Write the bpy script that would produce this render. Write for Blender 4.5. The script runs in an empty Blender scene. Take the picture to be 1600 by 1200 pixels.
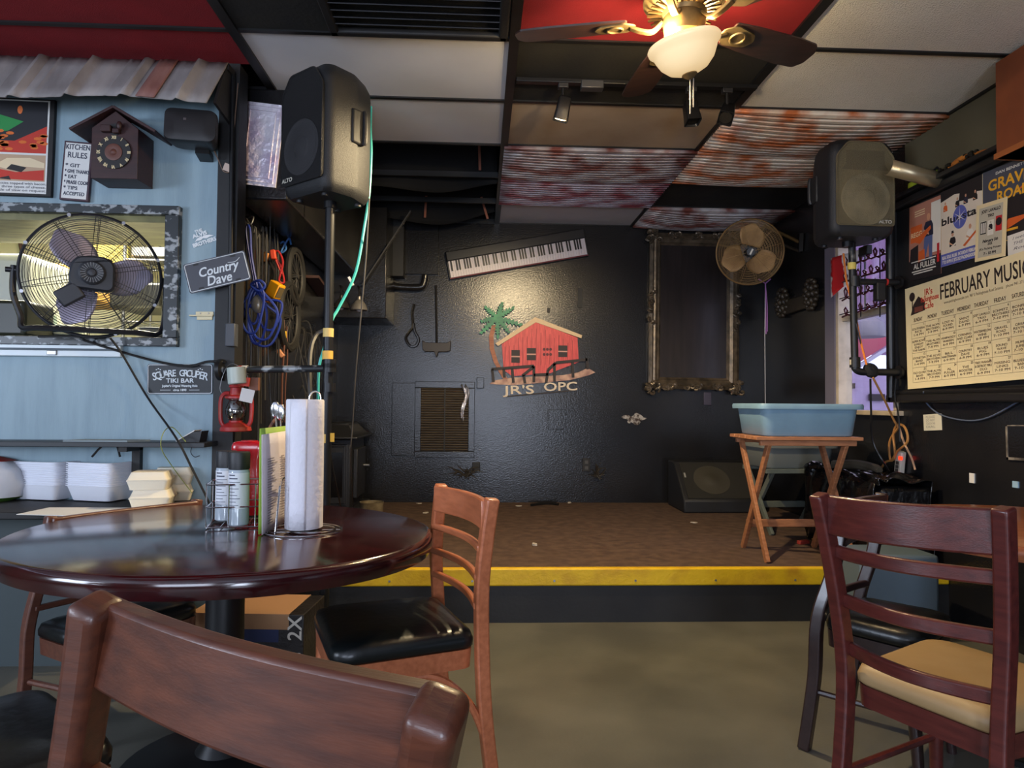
import bpy, bmesh, math, random
from mathutils import Vector as V, Matrix as MX
random.seed(11)
SC = bpy.context.scene
COL = SC.collection
PI = math.pi
R = math.radians
# ------------------------------------------------------------------ camera
F = 1080.0                 # focal length in pixels of the 1600 px wide frame
EYE = V((0, 0, 1.15))
_ro, _th, _ps = R(.5), math.atan(30 / F), math.atan(50 / F)
def _dir(dx, dy, f):
    c, s = math.cos(_ro), math.sin(_ro)
    x, z = dx * c + dy * s, -(-dx * s + dy * c)
    c, s = math.cos(_th), math.sin(_th)
    y, z = c * f - s * z, s * f + c * z
    c, s = math.cos(_ps), math.sin(_ps)
    return V((c * x + s * y, -s * x + c * y, z))
cd = bpy.data.cameras.new('camera')
cd.sensor_width = 36; cd.lens = F / 1600 * 36; cd.clip_start = .02
cam = bpy.data.objects.new('camera', cd); COL.objects.link(cam)
_r, _u, _b = _dir(1, 0, 0), _dir(0, -1, 0), -_dir(0, 0, 1)
cam.matrix_world = MX(((_r.x, _u.x, _b.x, EYE.x), (_r.y, _u.y, _b.y, EYE.y), (_r.z, _u.z, _b.z, EYE.z), (0, 0, 0, 1)))
SC.camera = cam
def ray(px, py): return _dir(px - 800, py - 600, F)
def onX(px, py, x): d = ray(px, py); return EYE + d * (x / d.x)
def onY(px, py, y): d = ray(px, py); return EYE + d * (y / d.y)
def onZ(px, py, z): d = ray(px, py); return EYE + d * ((z - EYE.z) / d.z)
# ------------------------------------------------------------------ colour management, world
SC.view_settings.view_transform = 'Standard'
SC.view_settings.look = 'None'
SC.view_settings.exposure = 0.0
SC.view_settings.gamma = 1.0
SC.view_settings.use_curve_mapping = False
SC.cycles.use_denoising = True
SC.cycles.max_bounces = 8
SC.cycles.sample_clamp_indirect = 6
SC.cycles.caustics_reflective = False
SC.cycles.caustics_refractive = False
W = bpy.data.worlds.new('sky'); SC.world = W; W.use_nodes = True
W.node_tree.nodes['Background'].inputs[0].default_value = (.62, .68, 1.0, 1)
W.node_tree.nodes['Background'].inputs[1].default_value = 2.2
# ------------------------------------------------------------------ room measures (metres)
YB = 6.08      # back wall
XR = 2.54      # right wall
XL = -1.24     # black side wall of the stage
YK = 3.30      # blue kitchen wall
ZC = 2.746     # ceiling
YS, ZS = 3.64, .28   # stage front, stage top
def area(name, loc, rot, sx, sy, power, col):
    l = bpy.data.lights.new(name, 'AREA'); l.shape = 'RECTANGLE'; l.size = sx; l.size_y = sy
    l.energy = power; l.color = col
    o = bpy.data.objects.new(name, l); COL.objects.link(o); o.location = loc; o.rotation_euler = rot
    return o
# daylight through the street windows behind the camera
area('daylight_side', (-4.93, -.7, 1.65), (R(90), 0, R(-90)), 2.3, 1.2, 150, (.72, .83, 1))
area('daylight_rear', (-1.9, -3.13, 1.6), (R(90), 0, 0), 2.4, 1.3, 80, (.75, .84, 1))
area('daylight_door', (.3, -3.13, .95), (R(90), 0, 0), .9, 1.6, 112, (.72, .82, 1))
# fluorescent tube fixture in the kitchen
area('kitchen_tubes', (-2.5, 4.5, 2.58), (0, 0, 0), 1.2, .5, 105, (1, .95, .76))
# porch daylight
area('porch_daylight', (3.6, 5.6, 3.6), (R(-14), R(20), 0), 2, 2, 60, (.8, .72, 1))

# ------------------------------------------------------------------ materials
def lin(c):
    return tuple(((x / 255) / 12.92 if x / 255 <= .04045 else ((x / 255 + .055) / 1.055) ** 2.4) for x in c[:3]) + (1,)
def mat(name, c, rough=.5, metal=0., c2=None, scale=6., st=(1, 1, 1), lo=.35, hi=.65, bump=0., bscale=60., coat=0., emit=0., bst=None, detail=4., trans=0., spec=.5):
    m = bpy.data.materials.new(name); m.use_nodes = True
    nt = m.node_tree; N = nt.nodes; L = nt.links
    b = N['Principled BSDF']
    b.inputs['Base Color'].default_value = lin(c)
    b.inputs['Roughness'].default_value = rough; b.inputs['Metallic'].default_value = metal
    b.inputs['Coat Weight'].default_value = coat; b.inputs['Coat Roughness'].default_value = .12
    b.inputs['Specular IOR Level'].default_value = spec
    b.inputs['Transmission Weight'].default_value = trans
    if emit:
        b.inputs['Emission Color'].default_value = lin(c); b.inputs['Emission Strength'].default_value = emit
    def noise(sc, stv, det):
        t = N.new('ShaderNodeTexCoord'); mp = N.new('ShaderNodeMapping'); n = N.new('ShaderNodeTexNoise')
        mp.inputs['Scale'].default_value = stv; n.inputs['Scale'].default_value = sc; n.inputs['Detail'].default_value = det
        L.new(t.outputs['Object'], mp.inputs[0]); L.new(mp.outputs[0], n.inputs['Vector']); return n
    if c2:
        n = noise(scale, st, detail); r = N.new('ShaderNodeValToRGB')
        r.color_ramp.elements[0].position = lo; r.color_ramp.elements[1].position = hi
        r.color_ramp.elements[0].color = lin(c); r.color_ramp.elements[1].color = lin(c2)
        L.new(n.outputs['Fac'], r.inputs[0]); L.new(r.outputs[0], b.inputs['Base Color'])
    if bump:
        n = noise(bscale, bst or (1, 1, 1), 3.); bn = N.new('ShaderNodeBump'); bn.inputs['Strength'].default_value = bump
        bn.inputs['Distance'].default_value = .01
        L.new(n.outputs['Fac'], bn.inputs['Height']); L.new(bn.outputs[0], b.inputs['Normal'])
    return m
def glassy(name, tint=(255, 255, 255), refl=.12, rough=.02):
    m = bpy.data.materials.new(name); m.use_nodes = True
    nt = m.node_tree; N = nt.nodes; L = nt.links; N.remove(N['Principled BSDF'])
    t = N.new('ShaderNodeBsdfTransparent'); g = N.new('ShaderNodeBsdfGlossy'); x = N.new('ShaderNodeMixShader')
    t.inputs[0].default_value = lin(tint); g.inputs['Roughness'].default_value = rough; x.inputs[0].default_value = refl
    L.new(t.outputs[0], x.inputs[1]); L.new(g.outputs[0], x.inputs[2]); L.new(x.outputs[0], N['Material Output'].inputs[0])
    return m
_cache = {}
def flat(c, rough=.6):
    k = (tuple(c), rough)
    if k not in _cache: _cache[k] = mat('paint_%d_%d_%d' % tuple(c), c, rough)
    return _cache[k]
M = {}
M['blackwall'] = mat('black_gloss_paint', (22, 22, 25), .24, c2=(31, 30, 31), scale=3, bump=.14, bscale=85)
M['blackmatte'] = mat('black_flat_paint', (20, 20, 22), .6, c2=(30, 29, 29), scale=5, bump=.1)
M['plenum'] = mat('black_plenum', (12, 12, 13), .8)
M['blue'] = mat('blue_wall_paint', (128, 152, 164), .5, c2=(142, 166, 177), scale=5, st=(3, 3, .4), bump=.12, bscale=40, bst=(4, 4, .5))
M['olive'] = mat('olive_wall_paint', (82, 78, 62), .55, c2=(94, 90, 72), scale=2, bump=.1)
M['floor'] = mat('worn_floor_paint', (80, 79, 72), .4, c2=(102, 100, 90), scale=2.2, bump=.05, bscale=80)
M['carpet'] = mat('brown_stage_carpet', (76, 56, 46), .95, c2=(98, 75, 60), scale=14, bump=.5, bscale=300)
M['yellow'] = mat('yellow_edge_paint', (226, 184, 20), .5, c2=(196, 146, 22), scale=9, lo=.45, hi=.75, bump=.15)
M['steel'] = mat('steel', (150, 150, 150), .35, .9)
M['chrome'] = mat('chrome', (200, 200, 204), .18, 1.)
M['blackplastic'] = mat('black_plastic', (28, 28, 31), .45, bump=.12, bscale=500)
M['blackmetal'] = mat('black_metal', (24, 24, 26), .4, .3)
M['cable'] = mat('black_rubber', (30, 30, 31), .35)
M['white'] = mat('white_paper', (225, 224, 220), .7)
M['ink'] = mat('dark_ink', (42, 30, 28), .7)
M['glass'] = glassy('window_glass')
# ------------------------------------------------------------------ mesh building
class MB:
    def __init__(s, T=None): s.bm = bmesh.new(); s.T = T or MX(); s.mi = 0
    def add(s, vs, fs):
        v = [s.bm.verts.new(s.T @ V(p)) for p in vs]; out = []
        for f in fs:
            try:
                q = s.bm.faces.new([v[i] for i in f]); q.material_index = s.mi; out.append(q)
            except ValueError: pass
        return v
    def box(s, c, d, rot=None):
        x, y, z = d[0] / 2, d[1] / 2, d[2] / 2
        p = [V((a, b, e)) for a in (-x, x) for b in (-y, y) for e in (-z, z)]
        if rot is not None: p = [rot @ q for q in p]
        s.add([q + V(c) for q in p], [(0, 1, 3, 2), (4, 6, 7, 5), (0, 4, 5, 1), (2, 3, 7, 6), (0, 2, 6, 4), (1, 5, 7, 3)]); return s
    def span(s, a, b):
        return s.box([(a[i] + b[i]) / 2 for i in range(3)], [abs(a[i] - b[i]) for i in range(3)])
    def rings(s, rs, caps=True, close=True):
        n = len(rs[0]); vs = [p for r in rs for p in r]; fs = []
        for i in range(len(rs) - 1):
            for j in range(n if close else n - 1):
                k = (j + 1) % n; fs.append((i * n + j, i * n + k, (i + 1) * n + k, (i + 1) * n + j))
        if caps: fs.append(tuple(range(n))[::-1]); fs.append(tuple((len(rs) - 1) * n + j for j in range(n)))
        s.add(vs, fs); return s
    def tube(s, pts, r, seg=6, closed=False, sq=None):
        pts = [V(p) for p in pts]; n = len(pts); rs = []; up = None
        for i in range(n):
            a, b = pts[max(i - 1, 0)], pts[min(i + 1, n - 1)]
            if closed: a, b = pts[i - 1], pts[(i + 1) % n]
            t = (b - a).normalized()
            if up is None:
                up = t.orthogonal().normalized()
                if sq is not None: up = V(sq)
            up = (up - t * up.dot(t)).normalized(); w = t.cross(up)
            rr = r[i] if isinstance(r, (list, tuple)) else r
            rs.append([pts[i] + (up * math.cos(2 * PI * j / seg) + w * math.sin(2 * PI * j / seg)) * rr for j in range(seg)])
        if closed: rs.append(rs[0]); s.rings(rs, False)
        else: s.rings(rs)
        return s
    def bar(s, pts, w, d, side=(1, 0, 0)):
        """rectangular section: w along side, d across"""
        pts = [V(p) for p in pts]; n = len(pts); rs = []; sd = V(side)
        for i in range(n):
            t = (pts[min(i + 1, n - 1)] - pts[max(i - 1, 0)]).normalized()
            a = (sd - t * sd.dot(t)).normalized(); b = t.cross(a)
            rs.append([pts[i] + a * (w / 2 * x) + b * (d / 2 * y) for x, y in ((-1, -1), (1, -1), (1, 1), (-1, 1))])
        return s.rings(rs)
    def cyl(s, a, b, r, r2=None, seg=16): return s.tube([a, b], [r, r if r2 is None else r2], seg)
    def lathe(s, prof, seg=28, c=(0, 0, 0), caps=True, sx=1., sy=1.):
        return s.rings([[(c[0] + r * sx * math.cos(2 * PI * j / seg), c[1] + r * sy * math.sin(2 * PI * j / seg), c[2] + z) for j in range(seg)] for r, z in prof], caps)
    def prism(s, p2, z0, z1):
        n = len(p2); vs = [(x, y, z0) for x, y in p2] + [(x, y, z1) for x, y in p2]
        fs = [tuple(range(n))[::-1], tuple(range(n, 2 * n))] + [(i, (i + 1) % n, n + (i + 1) % n, n + i) for i in range(n)]
        s.add(vs, fs); return s
    def poly(s, p2, z): s.add([(x, y, z) for x, y in p2], [tuple(range(len(p2)))]); return s
    def rect(s, x0, y0, x1, y1, z): return s.poly([(x0, y0), (x1, y0), (x1, y1), (x0, y1)], z)
    def sph(s, c, r, seg=16, rn=10):
        r = (r, r, r) if not isinstance(r, (tuple, list)) else r
        rs = [[(c[0] + r[0] * math.sin(PI * i / rn) * math.cos(2 * PI * j / seg), c[1] + r[1] * math.sin(PI * i / rn) * math.sin(2 * PI * j / seg), c[2] - r[2] * math.cos(PI * i / rn)) for j in range(seg)] for i in range(1, rn)]
        return s.rings(rs)
    def surf(s, fn, nu, nv):
        vs = [fn(i / nu, j / nv) for i in range(nu + 1) for j in range(nv + 1)]
        s.add(vs, [(i * (nv + 1) + j, (i + 1) * (nv + 1) + j, (i + 1) * (nv + 1) + j + 1, i * (nv + 1) + j + 1) for i in range(nu) for j in range(nv)]); return s
    def text(s, t, size, x, y, z, al='CENTER', bold=0., sx=1., rot=0., shear=0., ext=0., fit=None):
        c = bpy.data.curves.new('t', 'FONT'); c.body = t; c.size = size; c.align_x = al; c.offset = min(bold, 0); c.shear = shear; c.extrude = ext; c.resolution_u = 3
        o = bpy.data.objects.new('t', c); me = bpy.data.meshes.new_from_object(o)
        vs = [v.co.copy() for v in me.vertices]; fs = [tuple(p.vertices) for p in me.polygons]
        bpy.data.meshes.remove(me); bpy.data.objects.remove(o); bpy.data.curves.remove(c)
        if not vs: return s
        if fit:
            w = max(v.x for v in vs) - min(v.x for v in vs); sx = fit / w
        cr, sr = math.cos(rot), math.sin(rot)
        k = max(bold, 0) * .8
        for i, (ox, oy) in enumerate(((-k, k), (k, k), (-k, -k), (k, -k), (0, 0)) if k else ((0, 0),)):
            s.add([(x + (v.x * sx + ox) * cr - (v.y + oy) * sr, y + (v.x * sx + ox) * sr + (v.y + oy) * cr, z + v.z + .00012 * i) for v in vs], fs)
        return s
    def build(s, name, m, parent=None, mw=None, bevel=0., smooth=True, sub=0, solid=0., ang=38, segs=2):
        me = bpy.data.meshes.new(name); bmesh.ops.recalc_face_normals(s.bm, faces=s.bm.faces[:]) if s.fix else None
        s.bm.to_mesh(me); s.bm.free()
        for k in (m if isinstance(m, (list, tuple)) else [m]): me.materials.append(k)
        if smooth:
            me.polygons.foreach_set('use_smooth', [True] * len(me.polygons))
            if not sub: me.set_sharp_from_angle(angle=R(ang))
        o = bpy.data.objects.new(name, me); COL.objects.link(o)
        if parent is not None: o.parent = parent
        if mw is not None: o.matrix_local = mw
        if solid:
            k = o.modifiers.new('thickness', 'SOLIDIFY'); k.thickness = solid; k.offset = 0
        if bevel:
            k = o.modifiers.new('bevel', 'BEVEL'); k.width = bevel; k.segments = segs; k.limit_method = 'ANGLE'; k.angle_limit = R(40)
        if sub:
            k = o.modifiers.new('sub', 'SUBSURF'); k.levels = k.render_levels = sub
        return o
    fix = True
class SH(MB):
    fix = False
def tag(o, label, cat, group=None):
    o['label'] = label; o['category'] = cat
    if group: o['group'] = group
    return o
def thing(name, label, cat, mw=None, group=None):
    o = bpy.data.objects.new(name, None); COL.objects.link(o); o.empty_display_size = .05
    if mw is not None: o.matrix_world = mw
    return tag(o, label, cat, group)
def struct(o): o['kind'] = 'structure'; return o
def dup(root, mw, label, group=None):
    r = root.copy(); COL.objects.link(r); r.matrix_world = mw; r['label'] = label
    if group: r['group'] = group
    for ch in root.children:
        c = ch.copy(); COL.objects.link(c); c.parent = r
        for g in ch.children:
            d = g.copy(); COL.objects.link(d); d.parent = c
    return r
def TR(p, rz=0., rx=0., ry=0., sc=1.):
    return MX.Translation(V(p)) @ MX.Rotation(rz, 4, 'Z') @ MX.Rotation(ry, 4, 'Y') @ MX.Rotation(rx, 4, 'X') @ MX.Scale(sc, 4)
def axes(o, u, v, n):
    return MX(((u.x, v.x, n.x, o.x), (u.y, v.y, n.y, o.y), (u.z, v.z, n.z, o.z), (0, 0, 0, 1)))
NB, NR = V((0, -1, 0)), V((-1, 0, 0))
def sheet(P, tl, tr, bl, n):
    """local frame (origin bottom left, x right, y up, z out of the wall), width, height; P turns pixels into wall points"""
    a, b, c = P(*tl), P(*tr), P(*bl)
    u = (b - a).normalized(); v = n.cross(u).normalized(); u = v.cross(n)
    w = (b - a).dot(u); h = (a - c).dot(v)
    return axes(a - v * h, u, v, n), w, h
def catenary(a, b, sag, n=12):
    a, b = V(a), V(b)
    return [a.lerp(b, i / n) - V((0, 0, sag * 4 * (i / n) * (1 - i / n))) for i in range(n + 1)]
def smoothpath(pts, n=6, closed=False):
    pts = [V(p) for p in pts]; out = []; m = len(pts)
    for i in range(m if closed else m - 1):
        if closed: p0, p1, p2, p3 = pts[i - 1], pts[i], pts[(i + 1) % m], pts[(i + 2) % m]
        else: p0, p1, p2, p3 = pts[max(i - 1, 0)], pts[i], pts[i + 1], pts[min(i + 2, m - 1)]
        for k in range(n):
            t = k / n
            out.append(.5 * ((2 * p1) + (p2 - p0) * t + (2 * p0 - 5 * p1 + 4 * p2 - p3) * t * t + (3 * p1 - p0 - 3 * p2 + p3) * t ** 3))
    if not closed: out.append(pts[-1])
    return out
def circ(r, n=24, c=(0, 0), a0=0., a1=2 * PI, ry=None):
    full = abs(a1 - a0 - 2 * PI) < 1e-6; k = n if full else n + 1
    return [(c[0] + r * math.cos(a0 + (a1 - a0) * i / n), c[1] + (ry or r) * math.sin(a0 + (a1 - a0) * i / n)) for i in range(k)]
# ================================================================== THE SETTING
struct(MB().span((-5, -3.2, -.1), (4.2, YB + .1, 0)).build('floor', M['floor']))
st = struct(MB().span((XL, YS + .03, .01), (XR, YB, ZS - .012)).build('stage_platform', M['blackmatte']))
MB().span((XL, YS + .045, ZS - .012), (XR, YB, ZS)).build('carpet', M['carpet'], st)
MB().span((XL, YS, ZS - .088), (XR, YS + .045, ZS + .004)).build('nosing', M['yellow'], st, bevel=.008)
MB().span((XL, YS + .008, 0), (XR, YS + .03, ZS - .088)).build('front_board', M['blackmatte'], st)
sc = MB()
for i in range(9): sc.cyl((XL + .35 + i * .43, YS - .002, ZS - .06), (XL + .35 + i * .43, YS + .01, ZS - .06), .006, seg=8)
sc.build('screw', M['steel'], st)
struct(MB().span((XL - .1, YB, 0), (XR + .1, YB + .1, 3.2)).build('wall_back', M['blackwall']))
struct(MB().span((XL - .1, YK + .1, 0), (XL, YB, 3.2)).build('wall_left', M['blackwall']))
# window opening in the right wall
wy0, wy1 = onX(1404, 640, XR).y, onX(1306, 640, XR).y
wz0, wz1 = onX(1352, 641, XR).z, 2.33
w = MB()
w.span((XR, -3.2, 0), (XR + .12, wy0, 3.2)).span((XR, wy1, 0), (XR + .12, YB + .1, 3.2))
w.span((XR, wy0, 0), (XR + .12, wy1, wz0)).span((XR, wy0, wz1), (XR + .12, wy1, 3.2))
struct(w.build('wall_right', M['blackwall']))
struct(MB().span((XR - .006, 2.2, 2.3), (XR, onX(1416, 290, XR).y, ZC)).build('trim_olive', M['olive']))
# kitchen wall with the pass-through
ox1, oz1 = onY(263, 338, YK).x, onY(150, 336, YK).z
oz0 = onY(150, 527, YK).z; ox0 = -3.3
w = MB()
w.span((-5, YK, 0), (ox0, YK + .1, ZC)).span((ox1, YK, 0), (XL, YK + .1, ZC))
w.span((ox0, YK, 0), (ox1, YK + .1, oz0)).span((ox0, YK, oz1), (ox1, YK + .1, ZC))
struct(w.build('wall_kitchen', M['blue']))
bl = MB().span((XL - .004, YK - .012, 0), (XL + .09, YK + .1, ZC))
struct(bl.build('trim_corner', M['blackmatte']))
# far sides of the dining room, behind the camera
w = MB()
for a, b in (((-5, -3.2, 0), (-3.1, -3.1, 2.75)), ((-.7, -3.2, 0), (-.1, -3.1, 2.75)), ((.8, -3.2, 0), (XR + .1, -3.1, 2.75)),
             ((-3.1, -3.2, 0), (-.7, -3.1, .95)), ((-3.1, -3.2, 2.25), (.8, -3.1, 2.75)), ((-.1, -3.2, 0), (.8, -3.1, .15))): w.span(a, b)
struct(w.build('wall_rear', M['olive']))
w = MB()
for a, b in (((-5.1, -3.2, 0), (-5, -1.85, 2.75)), ((-5.1, .45, 0), (-5, YK + .1, 2.75)), ((-5.1, -1.85, 0), (-5, .45, 1.05)), ((-5.1, -1.85, 2.25), (-5, .45, 2.75))): w.span(a, b)
struct(w.build('wall_side', M['olive']))
for nm, a, b in (('window_2', (-3.1, -3.16, .95), (-.7, -3.12, 2.25)), ('window_3', (-.1, -3.16, .15), (.8, -3.12, 2.05))):
    f = MB(); fr = .05
    f.span(a, (b[0], b[1], a[2] + fr)).span((a[0], a[1], b[2] - fr), b).span(a, (a[0] + fr, b[1], b[2])).span((b[0] - fr, a[1], a[2]), b)
    struct(f.build(nm, M['blackmatte']))
f = MB()
f.span((-5.06, -1.85, 1.05), (-5.02, .45, 1.1)).span((-5.06, -1.85, 2.2), (-5.02, .45, 2.25)).span((-5.06, -1.85, 1.05), (-5.02, -1.8, 2.25)).span((-5.06, .4, 1.05), (-5.02, .45, 2.25)).span((-5.06, -.72, 1.05), (-5.02, -.67, 2.25))
struct(f.build('window_4', M['blackmatte']))
# ------------------------------------------------------------------ ceiling: slab, grid, tiles
cl = struct(MB().span((-5.1, -3.2, 3.15), (XR + .1, YB + .1, 3.25)).build('ceiling', M['plenum']))
gx = [.135 + 1.21 * k for k in range(-4, 3)]; gx[-1] = XR
gy = [YB - .62 * k for k in range(0, 16)]
g = MB()
for x in gx: g.span((x - .022, -3.1, ZC - .012), (x + .022, YB, ZC + .03))
for y in gy:
    if y > -3.1: g.span((-5, y - .012, ZC - .008), (XR, y + .012, ZC + .03))
g.build('grid_bars', mat('black_grid_bar', (18, 18, 19), .45), cl)
tw = mat('white_ceiling_tile', (214, 214, 220), .8, c2=(224, 224, 228), scale=2, bump=.12, bscale=260)
tp = mat('pinhole_ceiling_tile', (238, 233, 220), .85, c2=(230, 225, 210), scale=3, bump=.9, bscale=150)
tb = mat('tan_ceiling_tile', (196, 174, 148), .8, c2=(176, 152, 126), scale=2.5)
tr_ = mat('red_ceiling_tile', (126, 14, 24), .85, c2=(140, 18, 28), scale=5, bump=.35, bscale=300)
tk = mat('black_ceiling_tile', (20, 20, 21), .8, c2=(36, 34, 28), scale=4, bump=.2)
def rust(name, a, b, c_):
    m = mat(name, a, .45, .15, c2=b, scale=4.2, st=(1.1, 1.5, 1), lo=.4, hi=.6, bump=.1, detail=12)
    nt = m.node_tree; r = [n for n in nt.nodes if n.type == 'VALTORGB'][0]; e = r.color_ramp.elements.new(.8); e.color = lin(c_)
    return m
ru1 = rust('rusty_white_tin', (206, 200, 202), (134, 74, 64), (104, 38, 34))
ru2 = rust('rusty_red_tin', (200, 192, 206), (146, 66, 76), (112, 30, 40))
ru3 = rust('rusty_orange_tin', (226, 212, 194), (192, 108, 62), (150, 66, 34))
def corr(x0, x1, y0, y1, m, label, sag=.03, n=13):
    stp = (0, .06, .5, .58, .8, .96); hgt = (1, 0, 0, 1, 1, 1)
    def fn(u, v):
        k = int(round(v * n * 6)); q, j = divmod(k, 6); vv = min(1, (q + stp[j]) / n)
        bow_ = 1 - (2 * u - 1) ** 2
        return (x0 + (x1 - x0) * u, y0 + (y1 - y0) * vv, ZC - .024 + .026 * hgt[j] - sag * bow_ * (1 - (2 * vv - 1) ** 2) ** .5)
    b = SH().surf(fn, 10, n * 6)
    cx, cy = (x0 + x1) / 2, (y0 + y1) / 2
    for vv in b.bm.verts: vv.co -= V((cx, cy, ZC))
    o = b.build('corrugated_ceiling_panel', m, mw=MX.Translation((cx, cy, ZC)), solid=.002, ang=30)
    tag(o, label, 'ceiling panel', 'rusty corrugated ceiling panels'); return o
ti = {}
for i in range(6):
    for k in range(0, 15):
        x0, x1, y1, y0 = gx[i], gx[i + 1], gy[k], gy[k + 1]
        if y0 < -3.2 or (x1 < -1.2 and y1 > YK + .2): continue
        kind = tw
        if i == 3: kind = [None, None, None, tw, tw, tk, tw, tr_][k] if k < 8 else tw
        elif i == 4: kind = [tw, None, None, tb, tk, tr_, tw, tr_][k] if k < 8 else tw
        elif i == 5: kind = [None, tk, None, None, tp, tp, tw, tw][k] if k < 8 else tp
        elif i == 2: kind = tr_ if k in (4, 5, 6, 8) else tw
        if kind is None: continue
        if i == 2 and k == 4: y1 = YK
        b = MB().span((x0 + .02, y0 + .01, ZC), (x1 - .02, y1 - .01, ZC + .014)); b.build('ceiling_tile', kind, cl)
# the black return air vent in the ceiling, in front of the white tile
t = thing('ceiling_vent', 'black louvred return vent set in the ceiling above the speaker, beside a red tile', 'vent', TR((gx[3] + .78, gy[5] - .3, ZC)))
MB().span((-.36, -.27, -.03), (.40, -.23, .0)).span((-.36, .24, -.03), (.40, .28, 0)).span((-.36, -.27, -.03), (-.32, .28, 0)).span((.36, -.27, -.03), (.40, .28, 0)).build('frame', M['blackmatte'], t, bevel=.008)
b = MB()
for k in range(9): b.box((.02, -.2 + k * .05, -.012), (.70, .045, .004), MX.Rotation(R(35), 3, 'X'))
b.build('louvre', mat('grey_black_metal', (46, 46, 50), .4, .4), t)
corr(gx[4], gx[5], gy[2], gy[1] - .0, ru2, 'purple-red rusted corrugated panel between a white tile and a browner rusty panel over the stage', .012)
corr(gx[4], gx[5], gy[3], gy[2], ru1, 'brown rusted corrugated panel over the stage, just behind the plain tan tile', .02)
corr(gx[5], XR, gy[4], gy[3], ru3, 'orange rusted corrugated panel, nearest of them to the ceiling fan lamp', .035)
corr(gx[5], XR, gy[3], gy[2], ru3, 'orange and white rusted corrugated panel in front of the black tile, above the wall speaker', .03)
corr(gx[5], XR, gy[1], gy[0], ru1, 'rusted corrugated panel sagging against the back wall above the ornate frame', .05)
# black cloth and copper straps in the open bay over the stage
def drape(x0, x1, y, z0, z1, sag, label):
    def fn(u, v):
        zt = z0 + (z1 - z0) * v
        return (x0 + (x1 - x0) * u, y + .05 * math.sin(9 * u + 2 * v) * v, zt - sag * math.sin(PI * u) * v)
    o = SH().surf(fn, 24, 10).build('black_drape', mat('black_cloth', (15, 15, 16), .9, bump=.2), solid=.004)
    return tag(o, label, 'drape')
drape(-1.05, .11, 4.95, 3.1, 2.72, .05, 'black cloth hanging in the open ceiling bay, nearest the white tile')
drape(-1.05, .11, 5.75, 3.1, 2.74, .10, 'sagging black cloth in the open ceiling bay, next to the back wall')
cop = mat('copper_strap', (150, 92, 70), .45, .5)
for i, (a, b_, yy, lab) in enumerate((((748, 205), (750, 266), 4.9, 'copper strap hanging straight in the open bay beside the white tile'),
                                     ((666, 306), (664, 340), 5.7, 'short copper strap in the open bay above the dark wall corner'),
                                     ((752, 308), (762, 342), 5.7, 'slanted copper strap in the open bay beside the lowest white tile'))):
    p, q = onY(*a, yy), onY(*b_, yy)
    tag(MB().bar([p, p.lerp(q, .5), q], .018, .003).build('copper_strap', cop), lab, 'strap', 'copper straps in the open ceiling')
# ------------------------------------------------------------------ window in the right wall and the porch outside
wf = mat('cream_window_frame', (196, 182, 160), .5, c2=(170, 156, 136), scale=10)
f = MB()
f.span((XR - .01, wy1 - .055, wz0), (XR + .09, wy1, wz1)).span((XR - .01, wy0, wz0), (XR + .09, wy0 + .04, wz1)).span((XR - .01, wy0, wz1 - .05), (XR + .09, wy1, wz1))
zr = onX(1355, 490, XR + .05).z
f.span((XR + .02, wy0, zr - .025), (XR + .08, wy1, zr + .02))
win = struct(f.build('window_1', wf, bevel=.004))
MB().span((XR - .05, wy0 - .05, wz0 - .03), (XR + .1, wy1 + .03, wz0)).build('sill', wf, win, bevel=.004)
MB().span((XR + .045, wy0, wz0), (XR + .05, wy1, wz1)).build('pane', M['glass'], win)
pur = mat('weathered_porch_wall', (196, 170, 200), .7, c2=(214, 194, 222), scale=3, bump=.2, bscale=20)
pk = mat('pink_porch_beam', (206, 92, 108), .6)
wh = mat('white_porch_paint', (222, 216, 230), .6)
def pz(py, y): return onY(1355, py, y).z
struct(MB().span((3.2, 9.0, 0), (8, 9.1, pz(576, 9.0))).build('wall_porch', pur))
struct(MB().span((2.7, 3.3, -.1), (9, 9.1, 0)).build('ground', mat('porch_ground', (120, 116, 118), .8)))
struct(MB().span((3.2, 5.2, 4.2), (8, 9.1, 4.3)).build('ceiling_porch', wh))
struct(MB().span((2.7, 9.0, pz(554, 9)), (8, 9.1, 4.2)).build('trim_porch_fascia', mat('purple_porch_boards', (150, 116, 150), .7, c2=(172, 138, 176), scale=4, st=(8, 1, 1))))
MB_ = MB(); a, b_ = onY(1330, 556, 8.2), onY(1420, 498, 8.2); a = a + (a - b_) * .6; b_ = b_ + (b_ - a) * .8
struct(MB_.bar([a, b_], .1, .22, (0, 1, 0)).build('beam_porch', pk))
struct(MB().bar([a + V((.0, -.06, -.17)), b_ + V((0, -.06, -.17))], .05, .04, (0, 1, 0)).build('trim_porch_brace', wh))
p = onY(1352, 512, 7.0)
t = thing('porch_lamp', 'grey dome lamp shade hanging in the porch outside the window', 'lamp', TR(p))
MB().lathe([(.19, -.1), (.2, -.06), (.17, .05), (.1, .1), (.02, .12)]).build('shade', mat('grey_shade', (130, 126, 132), .5), t)
MB().cyl((0, 0, .11), (0, 0, 4.2 - p.z), .01).build('stem', M['blackmetal'], t)
p = onY(1392, 508, 7.4)
tag(MB(TR(p, ry=R(20))).lathe([(.0, 0), (.36, 0), (.38, .03), (.2, .16), (.03, .2)], 20).build('porch_umbrella', wh), 'white umbrella top leaning behind the grey lamp outside the window', 'umbrella')
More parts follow.
